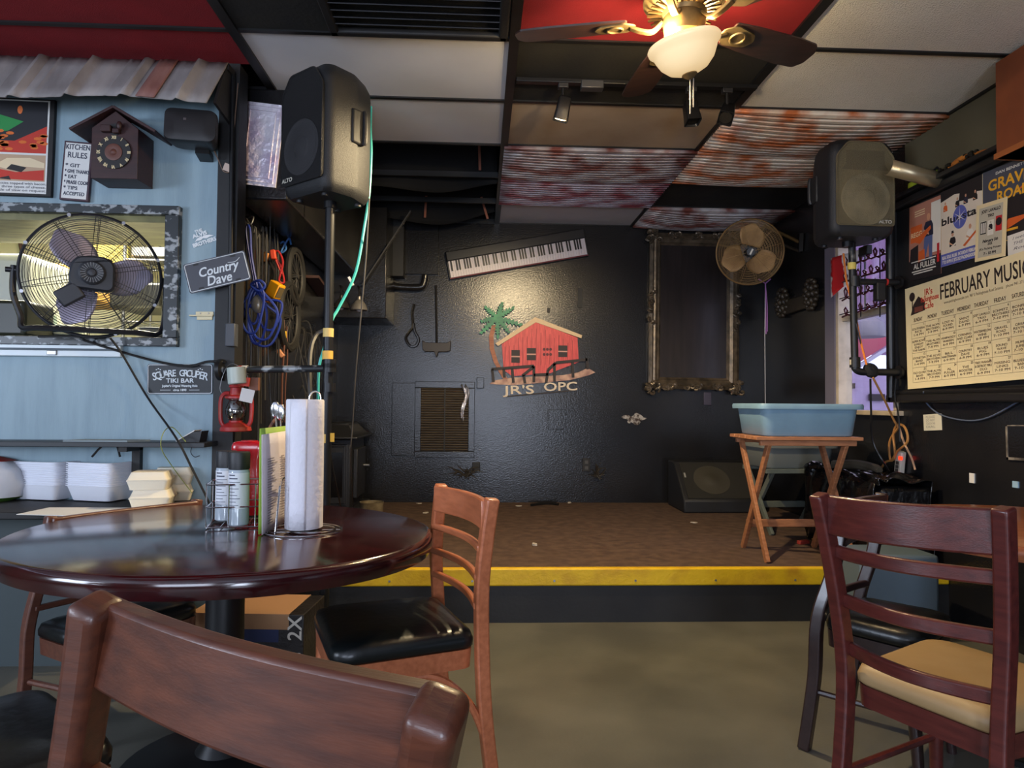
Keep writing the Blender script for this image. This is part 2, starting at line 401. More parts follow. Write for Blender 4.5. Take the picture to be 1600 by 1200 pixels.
for i, (px, py, ww, hh, lab) in enumerate(((1328, 603, .13, .07, 'small dark brown plaque on the porch wall beside the window jamb'), (1370, 621, .21, .09, 'dark flat sign low on the porch wall outside the window'))):
    p = onY(px, py, 8.97)
    tag(MB().box(p, (ww, .03, hh)).build('plaque', flat((52, 34, 40))), lab, 'plaque', 'plaques on the porch wall')
# ================================================================== CHAIRS AND TABLES
def roundpoly(pts, r, n=5):
    out = []; m = len(pts)
    for i in range(m):
        p, a, b = V(pts[i]), V(pts[i - 1]), V(pts[(i + 1) % m])
        d1, d2 = (a - p).normalized(), (b - p).normalized()
        rr = r[i] if isinstance(r, (list, tuple)) else r
        s_, e_ = p + d1 * rr, p + d2 * rr
        for k in range(n + 1):
            t = k / n; out.append(tuple((s_ * (1 - t) ** 2 + p * 2 * t * (1 - t) + e_ * t * t)))
    return out
def loft(mb, outline, levels, c=(0, 0)):
    """levels: (scale or inset offset, z)"""
    return mb.rings([[(c[0] + (x - c[0]) * k, c[1] + (y - c[1]) * k, z) for x, y in outline] for k, z in levels])
def wood(name, a, b, rough=.35, coat=.3):
    return mat(name, a, rough, c2=b, scale=7, st=(1.2, 9, 9), lo=.3, hi=.7, coat=coat, bump=.06, bscale=30, bst=(1, 14, 14))
dark_wood = wood('dark_reddish_wood', (92, 48, 30), (62, 30, 20), .42, .15)
cherry = wood('cherry_wood', (92, 38, 32), (66, 24, 22))
orange_wood = wood('orange_maple_wood', (190, 112, 74), (164, 92, 58), .38)
rail_brown = wood('brown_wood', (112, 70, 54), (88, 52, 42))
bvinyl = mat('black_vinyl', (16, 20, 21), .3, bump=.1, bscale=40)
tvinyl = mat('tan_vinyl', (150, 122, 82), .5, c2=(160, 132, 92), scale=5, bump=.05)
def chair(name, label, BL, BR, TL_, TR_, zs, wd, vin, rail_h=.1, slats=3, slat_h=.03, dep=.42, fw=None, pw=.036, bow=.035, hoop=False, topcap=True, seatm=None, gap=(.2, .78), raild=.022, bev=.006):
    BL, BR, TL_, TR_ = V(BL), V(BR), V(TL_), V(TR_)
    o = (BL + BR) / 2; o.z = 0
    x = (BR - BL); x.z = 0; wr = x.length; x.normalize(); y = V((0, 0, 1)).cross(x)
    t = thing(name, label, 'chair', axes(o, x, y, V((0, 0, 1))) , 'wooden dining chairs')
    inv = t.matrix_world.inverted()
    tl, tr = inv @ TL_, inv @ TR_
    h = wr / 2; fw = fw or wr + .04
    def post(s_, tp):
        p = [V((s_ * (h + .004), -.045, 0)), V((s_ * h, -.012, zs * .55)), V((s_ * h, 0, zs)), V((s_ * h, 0, zs)).lerp(tp, .4) + V((0, .012, 0)), V((s_ * h, 0, zs)).lerp(tp, .75) + V((0, .008, 0)), tp]
        return smoothpath(p, 5)
    pl, pr = post(-1, tl), post(1, tr)
    for q in (pl, pr): MB().bar(q, pw, pw * 1.15).build('back_post', wd, t, bevel=bev, segs=3)
    def at(q, z):
        for i in range(len(q) - 1):
            if q[i].z <= z <= q[i + 1].z: return q[i].lerp(q[i + 1], (z - q[i].z) / max(q[i + 1].z - q[i].z, 1e-6))
        return q[-1]
    zt = (tl.z + tr.z) / 2
    def arc(z, hgt, th, nm, dz=0.):
        f_ = (z - zs) / (zt - zs)
        a, b = at(pl, zs + (tl.z - zs) * f_), at(pr, zs + (tr.z - zs) * f_); p = []
        for i in range(15):
            u = i / 14; p.append(a.lerp(b, u) + V((0, .014 - bow * math.sin(PI * u), dz * math.sin(PI * u))))
        MB().bar(p, th, hgt, (0, 1, 0)).build(nm, wd, t, bevel=.005)
    arc(zt - rail_h / 2 - .004, rail_h, raild, 'top_rail')
    z0 = zs + (zt - rail_h - zs) * gap[0]; z1 = zs + (zt - rail_h - zs) * gap[1]
    for i in range(slats): arc(z0 + (z1 - z0) * i / max(slats - 1, 1), slat_h, .018, 'slat')
    out = roundpoly([(-h + .012, .012), (h - .012, .012), (fw / 2, dep), (-fw / 2, dep)], [.04, .04, .07, .07])
    b = MB(); loft(b, out, [(.96, zs - .03), (1.0, zs - .022), (1.005, zs - .005), (.97, zs + .014), (.85, zs + .024), (.5, zs + .03), (.1, zs + .031)], (0, dep / 2))
    b.build('seat', vin, t, ang=60)
    b = MB(); loft(b, out, [(.97, zs - .085), (.985, zs - .03)], (0, dep / 2)); b.build('apron', wd, t)
    for s_ in (-1, 1):
        MB().tube([(s_ * (fw / 2 - .03), dep - .035, zs - .03), (s_ * (fw / 2 - .028), dep - .03, zs * .5), (s_ * (fw / 2 - .018), dep - .012, 0)], [.024, .02, .015], 10).build('front_leg', wd, t)
        if hoop:
            a, b_ = V((s_ * (fw / 2 - .03), dep - .04, .2)), V((s_ * h, -.01, .2))
            p = [a, a.lerp(b_, .12) + V((0, 0, .1)), a.lerp(b_, .35) + V((-s_ * .01, 0, zs - .3)), a.lerp(b_, .65) + V((-s_ * .01, 0, zs - .3)), a.lerp(b_, .88) + V((0, 0, .1)), b_]
            MB().tube(smoothpath(p, 6), .011, 8).build('bentwood_brace', wd, t)
        else:
            MB().cyl((s_ * (fw / 2 - .026), dep - .03, .2), (s_ * h, -.02, .2), .01, seg=8).build('stretcher', wd, t)
    MB().cyl((-(fw / 2 - .026), dep - .03, .26), ((fw / 2 - .026), dep - .03, .26), .01, seg=8).build('stretcher', wd, t)
    return t
def at_z(px, py, z): return onZ(px, py, z)
# orange chair in the middle
chair('dining_chair', 'orange-brown wooden chair with black vinyl seat standing beside the round table, before the stage', (.012, 2.0, 0), (-.137, 2.41, 0), onY(769, 779, 1.955), onY(690, 757, 2.33), .475, orange_wood, bvinyl, rail_h=.085, slats=3, slat_h=.022, dep=.42, fw=.44, pw=.034, bow=.03, hoop=True, gap=(.3, .82))
# big chair back right in front of the camera
chair('dining_chair', 'dark brown wooden chair back with a wide top rail in front of the round table', (-.56, .92, 0), (-.12, .75, 0), onY(152, 938, .795), onY(686, 1100, .531), .45, dark_wood, bvinyl, rail_h=.1, slats=2, slat_h=.03, dep=.4, fw=.44, pw=.043, bow=.02, gap=(.25, .66), raild=.026, bev=.012)
# cherry chair on the other side
chair('dining_chair', 'cherry wood ladder-back chair with tan vinyl seat at the table under the calendar', (.965, 1.79, 0), (1.125, 1.45, 0), onY(1279, 772, 1.75), onY(1568, 793, 1.41), .46, cherry, tvinyl, rail_h=.1, slats=3, slat_h=.034, dep=.43, fw=.44, pw=.035, bow=.05, gap=(.16, .86))
# chair pushed under the far side of that table
k = .80
chair('dining_chair', 'dark chair with black seat pushed under the far side of the table below the calendar', (1.40, 2.50, 0), (1.13, 2.27, 0), onY(1378, 770, 3.1 * k), onY(1322, 780, 2.85 * k), .44, wood('near_black_wood', (50, 34, 32), (38, 24, 24), .3), bvinyl, rail_h=.07, slats=2, slat_h=.025, dep=.31, fw=.36, pw=.034, bow=.02)
# chair on the kitchen side of the round table, only its top rail shows over the table
chair('dining_chair', 'brown wooden chair whose top rail just shows above the round table, before the foam boxes', (-1.19, 2.82, 0), (-1.51, 2.42, 0), onY(308, 780, 2.88), onY(80, 806, 2.47), .38, rail_brown, bvinyl, rail_h=.045, slats=2, slat_h=.02, dep=.24, fw=.44, pw=.034, bow=.02)
# chair at the frame's edge with a worn black seat
chair('dining_chair', 'dark wooden chair with worn black vinyl seat between the front chair and the counter', (-1.32, 1.38, 0), (-1.0, 1.10, 0), (-1.39, 1.31, .87), (-1.06, 1.03, .87), .455, dark_wood, bvinyl, rail_h=.09, slats=3, dep=.44, fw=.46)
# ------------------------------------------------------------------ tables
burg = mat('burgundy_lacquered_wood', (54, 13, 16), .16, c2=(38, 9, 12), scale=5, st=(1, 8, 1), coat=.6, bump=.02, bscale=12)
def table(name, label, c, rx, ry, rz, z, m, th=.062):
    t = thing(name, label, 'table', TR((c[0], c[1], 0), rz), 'round dining tables')
    prof = [(-.03, -th), (-.008, -th + .004), (0, -th * .55), (-.001, -.016), (-.008, -.004), (-.02, 0)]
    b = MB(); b.rings([[((rx + d) * math.cos(2 * PI * j / 96), (ry + d) * math.sin(2 * PI * j / 96), z + e) for j in range(96)] for d, e in prof])
    b.build('table_top', m, t, ang=50)
    MB().cyl((0, 0, .05), (0, 0, z - th), .058, seg=28).build('pedestal', M['blackmetal'], t)
    MB().lathe([(.3, 0), (.3, .02), (.2, .035), (.08, .06), (.06, .09)], 36).build('base', M['blackmetal'], t)
    b = MB()
    for a in (0, PI / 2): b.box((0, 0, z - th - .012), (.5, .05, .02), MX.Rotation(a, 3, 'Z'))
    b.build('top_bracket', M['blackmetal'], t); return t
ZT = .74
table('round_table', 'burgundy lacquered round table holding the paper towel roll and condiments', (-.797, 2.242), .665, .583, R(-22.8), ZT, burg)
table('round_table', 'brown wooden round table under the February calendar', (1.98, 2.33), .53, .53, 0, ZT, wood('worn_table_wood', (150, 92, 58), (122, 66, 42), .3), .05)
# ------------------------------------------------------------------ things on the round table
def tp_(px, py): return onZ(px, py, ZT)
# paper towel roll and its wire stand
c0 = tp_(474, 830); rr = .0585
sd = thing('paper_towel_stand', 'chrome wire stand with a looped top carrying the paper towel roll', 'stand', TR(c0))
MB().tube([(.118 * math.cos(a), .118 * math.sin(a), .004) for a in [2 * PI * i / 48 for i in range(48)]], .003, 8, True).tube([(.07 * math.cos(a) + .03, .07 * math.sin(a), .006) for a in [2 * PI * i / 40 for i in range(40)]], .003, 8, True).tube([(-.115, 0, .004), (.115, 0, .004)], .003).build('base_ring', M['chrome'], sd)
zt = onY(474, 624, c0.y).z - ZT
MB().tube([(.012, 0, .005), (.012, 0, zt + .0)] + [(.03 - .018 * math.cos(a), 0, zt + .002 + .024 * math.sin(a)) for a in [PI * i / 10 for i in range(11)]] + [(.048, 0, zt - .02)], .0028, 8).build('upright_loop', M['chrome'], sd)
rl = thing('paper_towel_roll', 'tall white paper towel roll standing on the round table', 'paper towels', TR((c0.x, c0.y, ZT + .012)))
ptm = mat('white_paper_towel', (226, 224, 232), .9, bump=.3, bscale=70)
b = MB()
pr = []
for z in (0, .002, .06, .2, .34, zt - .016, zt - .012):
    pr.append([((rr - (.003 if z in (0, zt - .012) else 0)) * (1 + .012 * math.sin(5 * a + 9 * z)) * math.cos(a), (rr) * (1 + .01 * math.cos(3 * a)) * math.sin(a), z) for a in [2 * PI * j / 40 for j in range(40)]])
b.rings(pr).build('paper', ptm, rl, ang=50)
SH().surf(lambda u, v: ((rr + .0012 + .004 * u) * math.cos(-2.2 + .95 * u), (rr + .0012 + .004 * u) * math.sin(-2.2 + .95 * u), .002 + (zt - .014) * v), 10, 6).build('loose_sheet', ptm, rl, solid=.0008)
MB().cyl((0, 0, zt - .0125), (0, 0, zt - .011), .02, seg=20).build('core', flat((150, 126, 98)), rl)
# wire caddy
cc = tp_(366, 824) + V((.0, .03, 0))
cd_ = thing('wire_caddy', 'chrome wire condiment caddy on the round table beside the paper towels', 'caddy', TR(cc, R(12)))
def rectring(mb, x0, x1, y0, y1, z, r=.0025):
    mb.tube([(x, y, z) for x, y in roundpoly([(x0, y0), (x1, y0), (x1, y1), (x0, y1)], .02, 4)], r, 6, True)
b = MB()
for z in (.006, .07, .142): rectring(b, -.09, .13, -.062, .1, z)
b.build('basket_rings', M['chrome'], cd_)
for x, y in ((-.09, -.04), (-.09, .08), (.13, .08), (-.02, -.062), (.06, -.062), (.13, -.04), (0, .1)): MB().cyl((x, y, .004), (x, y, .144), .0022, seg=6).build('basket_post', M['chrome'], cd_)
b = MB()
for k in range(6): b.cyl((-.085 + k * .04, -.06, .006), (-.085 + k * .04, .098, .006), .002, seg=6)
b.build('basket_floor', M['chrome'], cd_)
lab_w = mat('printed_white_label', (214, 216, 222), .5); clearp = mat('clear_plastic', (170, 180, 190), .1, coat=.5)
def shaker(px, py, h, label, yoff):
    p = tp_(px, py); 
    p = V((p.x, p.y, ZT + .0085))
    t = thing('seasoning_shaker', label, 'seasoning shaker', TR(p), 'seasoning shakers in the caddy')
    r = .0335
    MB().lathe([(r * .9, 0), (r, .004), (r, h * .2), (r * .97, h * .22), (r * .97, h * .74), (r * .9, h * .76)], 28).build('jar', clearp, t)
    MB().lathe([(r * .985, h * .235), (r * .985, h * .72)], 28, caps=False).build('paper_label', lab_w, t)
    MB().lathe([(r * .98, h * .765), (r * 1.0, h * .78), (r, h * .98), (r * .95, h)], 28).build('cap', M['blackplastic'], t)
    b = SH(MX.Translation((0, 0, 0)))
    for i in range(11):
        z = h * .68 - i * .0105; w_ = .5 + .45 * ((i * 7) % 5) / 5
        b.surf(lambda u, v: (r * 1.0 * math.cos(-2.3 + w_ * 1.35 * u), r * 1.0 * math.sin(-2.3 + w_ * 1.35 * u), z + (.0042 if i < 2 else .002) * v), 8, 1)
    b.build('small_print', flat((70, 74, 92)), t)
shaker(352, 816, .232, 'black-capped seasoning shaker half hidden behind the other one in the caddy', 0)
shaker(372, 824, .236, 'front black-capped seasoning shaker with a white printed label in the caddy', 0)
# red squeeze bottle
p = tp_(386, 808); red = mat('glossy_red_plastic', (176, 16, 26), .22, coat=.4)
t = thing('ketchup_bottle', 'glossy red bottle with rounded shoulders behind the menus on the round table', 'bottle', TR((p.x, p.y + .01, ZT + .0085)))
hh = onY(390, 690, p.y).z - ZT - .008
b = MB()
b.rings([[(x * k * 1.05, y * k * .62, z) for x, y in roundpoly([(-.055, -.05), (.055, -.05), (.055, .05), (-.055, .05)], .03, 5)] for k, z in ((.86, 0), (.92, .004), (.92, hh * .45), (.8, hh * .6), (.84, hh * .75), (1.0, hh * .88), (.99, hh * .94), (.9, hh * .985), (.7, hh))])
b.build('body', red, t, ang=60)
MB().cyl((.0, 0, hh - .002), (.0, 0, hh + .003), .03, .028, 18).build('cap', red, t)
# menus standing on edge
gp = mat('green_card', (140, 176, 62), .6)
def leaf(name, label, a, b_, hgt, m, lean, txt, th=.0015):
    a, b_ = V(a), V(b_); u = (b_ - a).normalized(); n = u.cross(V((0, 0, 1)))
    mw = axes(a, u, (V((0, 0, 1)) + n * lean).normalized(), n)
    w = (b_ - a).length
    t = thing(name, label, 'menu', mw, 'menus in the caddy')
    SH().surf(lambda q, v: (w * q, hgt * v, .006 * math.sin(PI * v) * math.sin(PI * q)), 6, 8).build('sheet', m, t, solid=th)
    if txt:
        q = MB()
        for c_ in range(2):
            for i in range(26):
                l = (.3 + .6 * random.random()) * w * .38
                q.rect(w * (.1 + .45 * c_), hgt * .74 - i * hgt * .026, w * (.1 + .45 * c_) + l, hgt * .74 - i * hgt * .026 + hgt * .011, .0085)
        q.build('printed_text', flat((150, 142, 144)), t)
    return t
A = tp_(405, 838); B = tp_(452, 815); mh = onY(405, 676, A.y).z - ZT - .004
UP = V((0, 0, .004))
leaf('menu', 'white printed menu sheet in front of the green menu, beside the towel roll', A + UP + V((.008, 0, 0)), B + UP + V((.008, 0, 0)), mh - .006, mat('white_menu_paper', (216, 208, 212), .6), -.03, True)
leaf('menu', 'bright green menu card standing upright behind the white menu sheet', A + UP + V((-.004, .01, 0)), B + UP + V((-.004, .02, 0)), mh + .012, gp, -.01, False, .004)
b = MB().tube([tp_(430, 836) + V((0, 0, .003)), tp_(436, 836) + V((0, 0, .15)), tp_(440, 830) + V((0, 0, .165)), tp_(462, 822) + V((0, 0, .18)), tp_(462, 822) + V((0, 0, .003))], .003, 8)
tag(b.build('menu_rack', M['chrome']), 'bent chrome wire holding the menus up beside the towel roll', 'rack')
# basket of cutlery behind the menus
p = tp_(440, 800)
t = thing('cutlery_basket', 'dark woven basket with a copper coloured rim behind the menus', 'basket', TR((p.x, p.y + .02, ZT)))
bt = onY(430, 690, p.y).z - ZT
MB().lathe([(.045, 0), (.05, .01), (.055, bt), (.05, bt), (.046, .015), (.0, .012)], 24).build('body', mat('dark_wicker', (50, 38, 30), .6, bump=.6, bscale=60), t)
b = MB().tube([(.06 * math.cos(a) - .006, .0, bt - .02 + .115 * math.sin(a)) for a in [PI * i / 16 for i in range(17)]], .007, 8)
b.build('handle', mat('copper_wicker', (150, 92, 48), .5, c2=(70, 40, 24), scale=60), t)
for i, (px, py, lab) in enumerate(((430, 630, 'steel spoon with its bowl up, leaning in the basket behind the menus'), (438, 634, 'steel spoon with its bowl up, next to the towel roll'))):
    q = onY(px, py, p.y); base = V((p.x + .01 * i - .01, p.y + .02, ZT + .02))
    s_ = thing('spoon', lab, 'spoon', None, 'spoons in the basket')
    d = q - base; L_ = d.length; zq = d.normalized(); xq = V((0, 1, 0)).cross(zq).normalized(); 
    s_.matrix_world = axes(base, xq, zq.cross(xq), zq)
    MB().tube([(0, 0, 0), (0, 0, L_ * .6), (0, 0, L_ - .05)], [.006, .004, .0035], 8).build('handle', M['chrome'], s_)
    MB().sph((0, 0, L_ - .026), (.019, .006, .032)).build('bowl', M['chrome'], s_)
# parts seen under the table: carton wrapped in plastic
ca = onZ(296, 986, .05); f0 = 2.82
x0, x1 = onY(298, 930, f0).x, onY(480, 930, f0).x
t = thing('carton', 'plastic wrapped cardboard carton with big white lettering under the round table', 'carton', TR(((x0 + x1) / 2, f0 + .15, 0), R(-4)))
wz = x1 - x0
MB().span((-wz / 2, -.14, .0), (wz / 2, .14, .30)).build('box', mat('black_printed_card', (30, 27, 28), .35, c2=(44, 40, 40), scale=9, bump=.3), t, bevel=.004)
MB().span((-wz / 2 - .001, -.141, .24), (wz / 2 - .06, .141, .301)).build('cardboard_band', mat('kraft_card', (166, 124, 88), .8), t)
MB().span((-wz / 2 - .001, -.1415, .19), (wz / 2 - .1, .13, .24)).build('blue_band', flat((30, 40, 80)), t)
q = MB(MX.Translation((wz / 2 - .02, -.1425, .2)) @ MX.Rotation(R(90), 4, 'X') @ MX.Rotation(R(90), 4, 'Z'))
q.text('C  2X', .08, -.005, -.012, 0, bold=.001)
q.build('lettering', flat((206, 200, 190)), t)
tag(MB().span((1.87, 3.32, 0), (2.27, 3.6, .42)).build('storage_bin', mat('blue_grey_plastic', (92, 108, 120), .5), bevel=.02), 'blue-grey plastic bin standing on the floor against the stage', 'bin')
# ================================================================== BLUE KITCHEN WALL
def wk(px, py): return onY(px, py, YK)
def wks(px, py): return onY(px, py, YK - .002)
# awning of old tin
aw = thing('awning', 'weathered grey corrugated tin awning along the top of the blue wall', 'awning')
rv = onY(357, 90, 3.12); y_t, y_b = 3.2, 3.06
zt_, zb_ = min(ZC - .04, onY(200, 82, y_t).z), onY(200, 154, y_b).z
xr = onY(357, 100, y_t).x
tinm = mat('weathered_tin', (128, 122, 120), .6, c2=(158, 152, 150), scale=5, st=(2, 1, .4), bump=.1)
tinr = mat('rusty_tin', (118, 74, 68), .65, c2=(150, 110, 100), scale=6, st=(2, 1, .5))
def aw_panel(x0, x1, nm, m, off=0.):
    def fn(u, v):
        x = x0 + (x1 - x0) * u; ph = (x * 1.0 / .235) % 1.0
        rib = .028 * max(0, 1 - abs(ph - .5) / .11) ** .6 + .006 * max(0, 1 - abs(((x / .0783) % 1.0) - .5) / .12)
        return (x - .04 * v, y_t + (y_b - y_t) * v - rib - off, zt_ + (zb_ - zt_) * v + (.01 * math.sin(x * 7)) * v)
    SH().surf(fn, int((x1 - x0) / .012), 4).build(nm, m, aw, solid=.004, ang=30)
aw_panel(-4.4, xr, 'tin_sheet', tinm)
aw_panel(xr - .30, xr - .22, 'rusty_flashing', tinr, .012)
MB().span((-4.4, y_t + .005, zt_ - .03), (xr, YK - .002, zt_)).build('batten', M['blackmatte'], aw)
SH().add([(xr, y_t, zt_), (xr - .06, y_b, zb_), (xr, YK, zb_ - .03), (xr, YK, zt_)], [(0, 1, 2, 3)]) if 0 else None
MB(MX(((0, 0, 1, xr - .012), (1, 0, 0, 0), (0, 1, 0, 0), (0, 0, 0, 1)))).prism([(y_t, zt_ - .01), (y_b + .02, zb_), (YK - .002, zb_ - .02), (YK - .002, zt_ - .01)], -.008, .004).build('side_board', M['blackmatte'], aw)
# framed photo poster of food
mw, w, h = sheet(lambda a, b: onY(a, b, YK - .02), (-75, 168), (86, 157), (-65, 300), NB)
mw, w, h = sheet(lambda a, b: onY(a, b, YK - .012), (-70, 150), (88, 157), (-66, 303), NB)
t = thing('menu_poster', 'framed food poster with two photographs of dishes hanging beside the cuckoo clock', 'poster', mw)
MB().span((0, 0, -.01), (w, h, .008)).build('frame', M['blackmatte'], t, bevel=.003)
b = MB(); b.mi = 0; b.rect(.01, .012, w - .022, h - .008, .009)
b.mi = 1; b.rect(.02, h * .44, w - .03, h - .014, .0095)
b.mi = 2; b.poly([(.02, h * .56), (w * .62, h * .56), (w - .03, h * .72), (w - .03, h * .62), (w - .03, h * .44), (.02, h * .44)], .0098)
b.mi = 3; b.poly([(w * .4, h * .63), (w * .55, h * .66), (w * .7, h * .76), (w * .4, h * .84)], .01)
b.mi = 4
for i in range(22):
    x = w * (.42 + .5 * random.random()); y = h * (.46 + .2 * random.random()); b.poly([(x + .012 * math.cos(a) * 1.6, y + .008 * math.sin(a)) for a in [2 * PI * k / 7 for k in range(7)]], .0104)
b.mi = 5; b.poly(circ(.012, 10, (w * .66, h * .88), ry=.02), .0101)
b.mi = 6; b.rect(.02, h * .15, w - .03, h * .42, .0096)
b.mi = 7; b.poly([(w * .42, h * .3), (w * .55, h * .38), (w * .78, h * .39), (w - .035, h * .34), (w - .035, h * .29), (w * .7, h * .3), (w * .55, h * .27)], .0099)
b.mi = 2; b.poly([(w * .4, h * .17), (w * .45, h * .27), (w * .65, h * .24), (w - .035, h * .27), (w - .035, h * .16)], .01)
b.mi = 8; b.poly([(w * .55, h * .27), (w * .6, h * .32), (w * .75, h * .29), (w * .7, h * .24)], .0102); b.poly([(w * .46, h * .17), (w * .6, h * .16), (w * .58, h * .2)], .0103)
b.mi = 9
for i in range(3): b.text(('House special: three patties topped with bacon,', 'jalapenos, onions, and three types of cheese.', 'Fries, drinks and a side of slaw on request.')[i], h * .036, .03, h * (.115 - .035 * i), .0101, 'LEFT', fit=w * .88)
b.build('print', [M['white'], flat((34, 34, 40)), flat((196, 52, 34)), flat((42, 140, 70)), flat((222, 110, 40)), flat((230, 120, 60)), flat((190, 160, 130)), flat((230, 208, 170)), flat((30, 26, 26)), flat((60, 60, 70))], t)
# kitchen rules sign
mw, w, h = sheet(lambda a, b: onY(a, b, YK - .015), (102, 220), (147, 224), (93, 312), NB)
t = thing('kitchen_rules_sign', 'small white hand lettered sign in a plum frame, beside the cuckoo clock', 'sign', mw)
MB().span((0, 0, -.012), (w, h, .006)).build('frame', mat('plum_frame', (70, 48, 58), .5), t, bevel=.003)
MB().span((.009, .009, .003), (w - .009, h - .009, .007)).build('board', M['white'], t)
b = MB()
for s_, y, sz, al, fx in (('KITCHEN', .86, .125, 'CENTER', .82), ('RULES', .72, .135, 'CENTER', .66), ('* GIT', .56, .085, 'LEFT', .5), ('* GIVE THANKS', .46, .085, 'LEFT', .84), ('* EAT', .37, .085, 'LEFT', .42), ('* PRAISE COOK', .275, .085, 'LEFT', .84), ('* TIPS', .18, .085, 'LEFT', .48), ('ACCEPTED', .085, .085, 'CENTER', .72)):
    b.text(s_, sz * h, w / 2 if al == 'CENTER' else w * .12, y * h, .0078, al, fit=fx * w, bold=.0006)
b.build('lettering', flat((48, 52, 74)), t)
# cuckoo clock
p = onY(178, 279, YK - .15)
t = thing('cuckoo_clock', 'dark wooden cuckoo clock shaped like a gabled house on the blue wall', 'clock', TR((p.x, YK, p.z)))
cwm = wood('dark_clock_wood', (58, 30, 30), (44, 22, 24), .5, 0)
sc_ = 3.15 / F
bw, bh = 70 * sc_, 62 * sc_; pk_ = 105 * sc_
MB(MX.Rotation(R(90), 4, 'X')).prism([(-bw / 2, 0), (bw / 2, 0), (bw / 2, 78 * sc_), (0, pk_), (-bw / 2, 78 * sc_)], .004, .15).build('case', cwm, t, bevel=.002)
for s_ in (-1, 1):
    a, b_ = V((0, -.09, pk_ + .012)), V((s_ * 64 * sc_, -.09, 72 * sc_))
    MB().bar([a - (b_ - a).normalized() * .0, b_], .17, .012, (0, 1, 0)).build('roof_panel', cwm, t, bevel=.002)
cz = 40 * sc_
dl = MB(TR((0, -.15, cz), rx=R(90))).cyl((0, 0, 0), (0, 0, .008), 25.5 * sc_, seg=36).build('dial', mat('black_dial', (26, 24, 26), .5), t)
b = MB(TR((0, -.1585, cz), rx=R(90)))
for i, s_ in enumerate(('XII', 'I', 'II', 'III', 'IV', 'V', 'VI', 'VII', 'VIII', 'IX', 'X', 'XI')):
    a = PI / 2 - i * PI / 6; b.text(s_, .021, 20.5 * sc_ * math.cos(a) - .007 * math.sin(a) * 0, 20.5 * sc_ * math.sin(a), 0.0, rot=a - PI / 2, bold=.0008, sx=.8)
b.build('numerals', flat((224, 206, 160)), dl).parent = t
MB(TR((0, -.157, cz), rx=R(90))).lathe([(13 * sc_, 0), (13 * sc_, .004), (10 * sc_, .006), (5 * sc_, .004), (3 * sc_, .01), (.001, .012)], 28).build('dial_center', mat('brown_rosette', (96, 58, 48), .5), t)
b = MB(TR((0, -.15, 76 * sc_), rx=R(90)))
b.prism(circ(.028, 14), -.003, .003)
b.build('cuckoo_hole', M['blackmatte'], t)
b = MB(); b.box((-.03, -.165, 75 * sc_), (.045, .025, .03)).box((.012, -.163, 72 * sc_), (.03, .02, .02)).sph((.028, -.17, 80 * sc_), (.012, .012, .02))
b.build('carved_bird', cwm, t, bevel=.003)
# small wall speaker
p = onY(303, 206, YK - .12)
t = thing('wall_speaker', 'small rounded black satellite speaker on the blue wall under the awning', 'speaker', TR(p, R(8), R(-6)))
sp = roundpoly([(-.112, -.076), (.112, -.076), (.112, .076), (-.112, .076)], .035)
b = MB(MX.Rotation(R(90), 4, 'X')); loft(b, sp, [(.7, -.075), (.85, -.04), (.98, .03), (1, .05), (.96, .068), (.6, .076)]); b.build('cabinet', M['blackplastic'], t, ang=50)
MB().box((-.02, -.0765, .02), (.012, .003, .01)).build('badge', M['steel'], t)
MB().box((.03, .08, -.07), (.06, .09, .03)).build('bracket', M['blackmetal'], t)
a = onY(335, 236, YK - .05)
tag(MB().tube(smoothpath([a, onY(343, 254, YK - .03), onY(350, 268, YK - .02), onY(362, 262, YK - .03), onY(366, 200, YK - .03), onY(372, 130, YK - .03)], 5), .0025).build('speaker_wire', flat((120, 96, 80))), 'thin brown wire running from the small wall speaker round the black corner post', 'wire')
tag(MB().box(onY(356, 262, YK - .03), (.04, .003, .035), MX.Rotation(R(20), 3, 'Y')).build('paper_tag', flat((200, 176, 160))), 'little pale tag on the speaker wire at the black corner post', 'tag')
# marbled trim round the pass-through
mb = mat('marbled_trim', (34, 40, 44), .35, c2=(150, 156, 160), scale=24, st=(1, 1, 1.4), lo=.52, hi=.6, detail=6)
a, b_ = onY(281, 322, YK - .03), onY(0, 538, YK - .03)
t_ = MB()
y0, y1 = YK - .035, YK + .11
t_.span((ox0, y0, oz1), (a.x, y1, a.z)).span((ox0, y0, b_.z), (a.x, y1, oz0)).span((ox1, y0, oz0), (a.x, y1, oz1))
struct(t_.build('trim_1', mb, bevel=.003))
struct(MB().span((ox0, YK + .0, oz1 - .03), (ox1, YK + .5, oz1)).build('trim_2', mat('olive_marbled_soffit', (96, 92, 50), .4, c2=(140, 134, 84), scale=6, st=(1, 4, 1))))
# track of the closed hatch under the opening
t = thing('hatch_track', 'white painted sliding hatch rail below the kitchen opening', 'rail', None)
q0, q1 = onY(190, 540, YK - .02), onY(190, 558, YK - .02)
MB().span((-3.2, YK - .03, q1.z), (q0.x, YK, q0.z)).build('rail', mat('white_gloss_paint', (214, 224, 228), .35), t, bevel=.003)
MB().span((-3.2, YK - .036, onY(100, 547, YK).z - .004), (q0.x - .004, YK - .028, onY(100, 545, YK).z)).build('slot', flat((80, 92, 100)), t)
MB().box(onY(81, 551, YK - .032), (.045, .01, .022)).build('latch', M['steel'], t, bevel=.003)
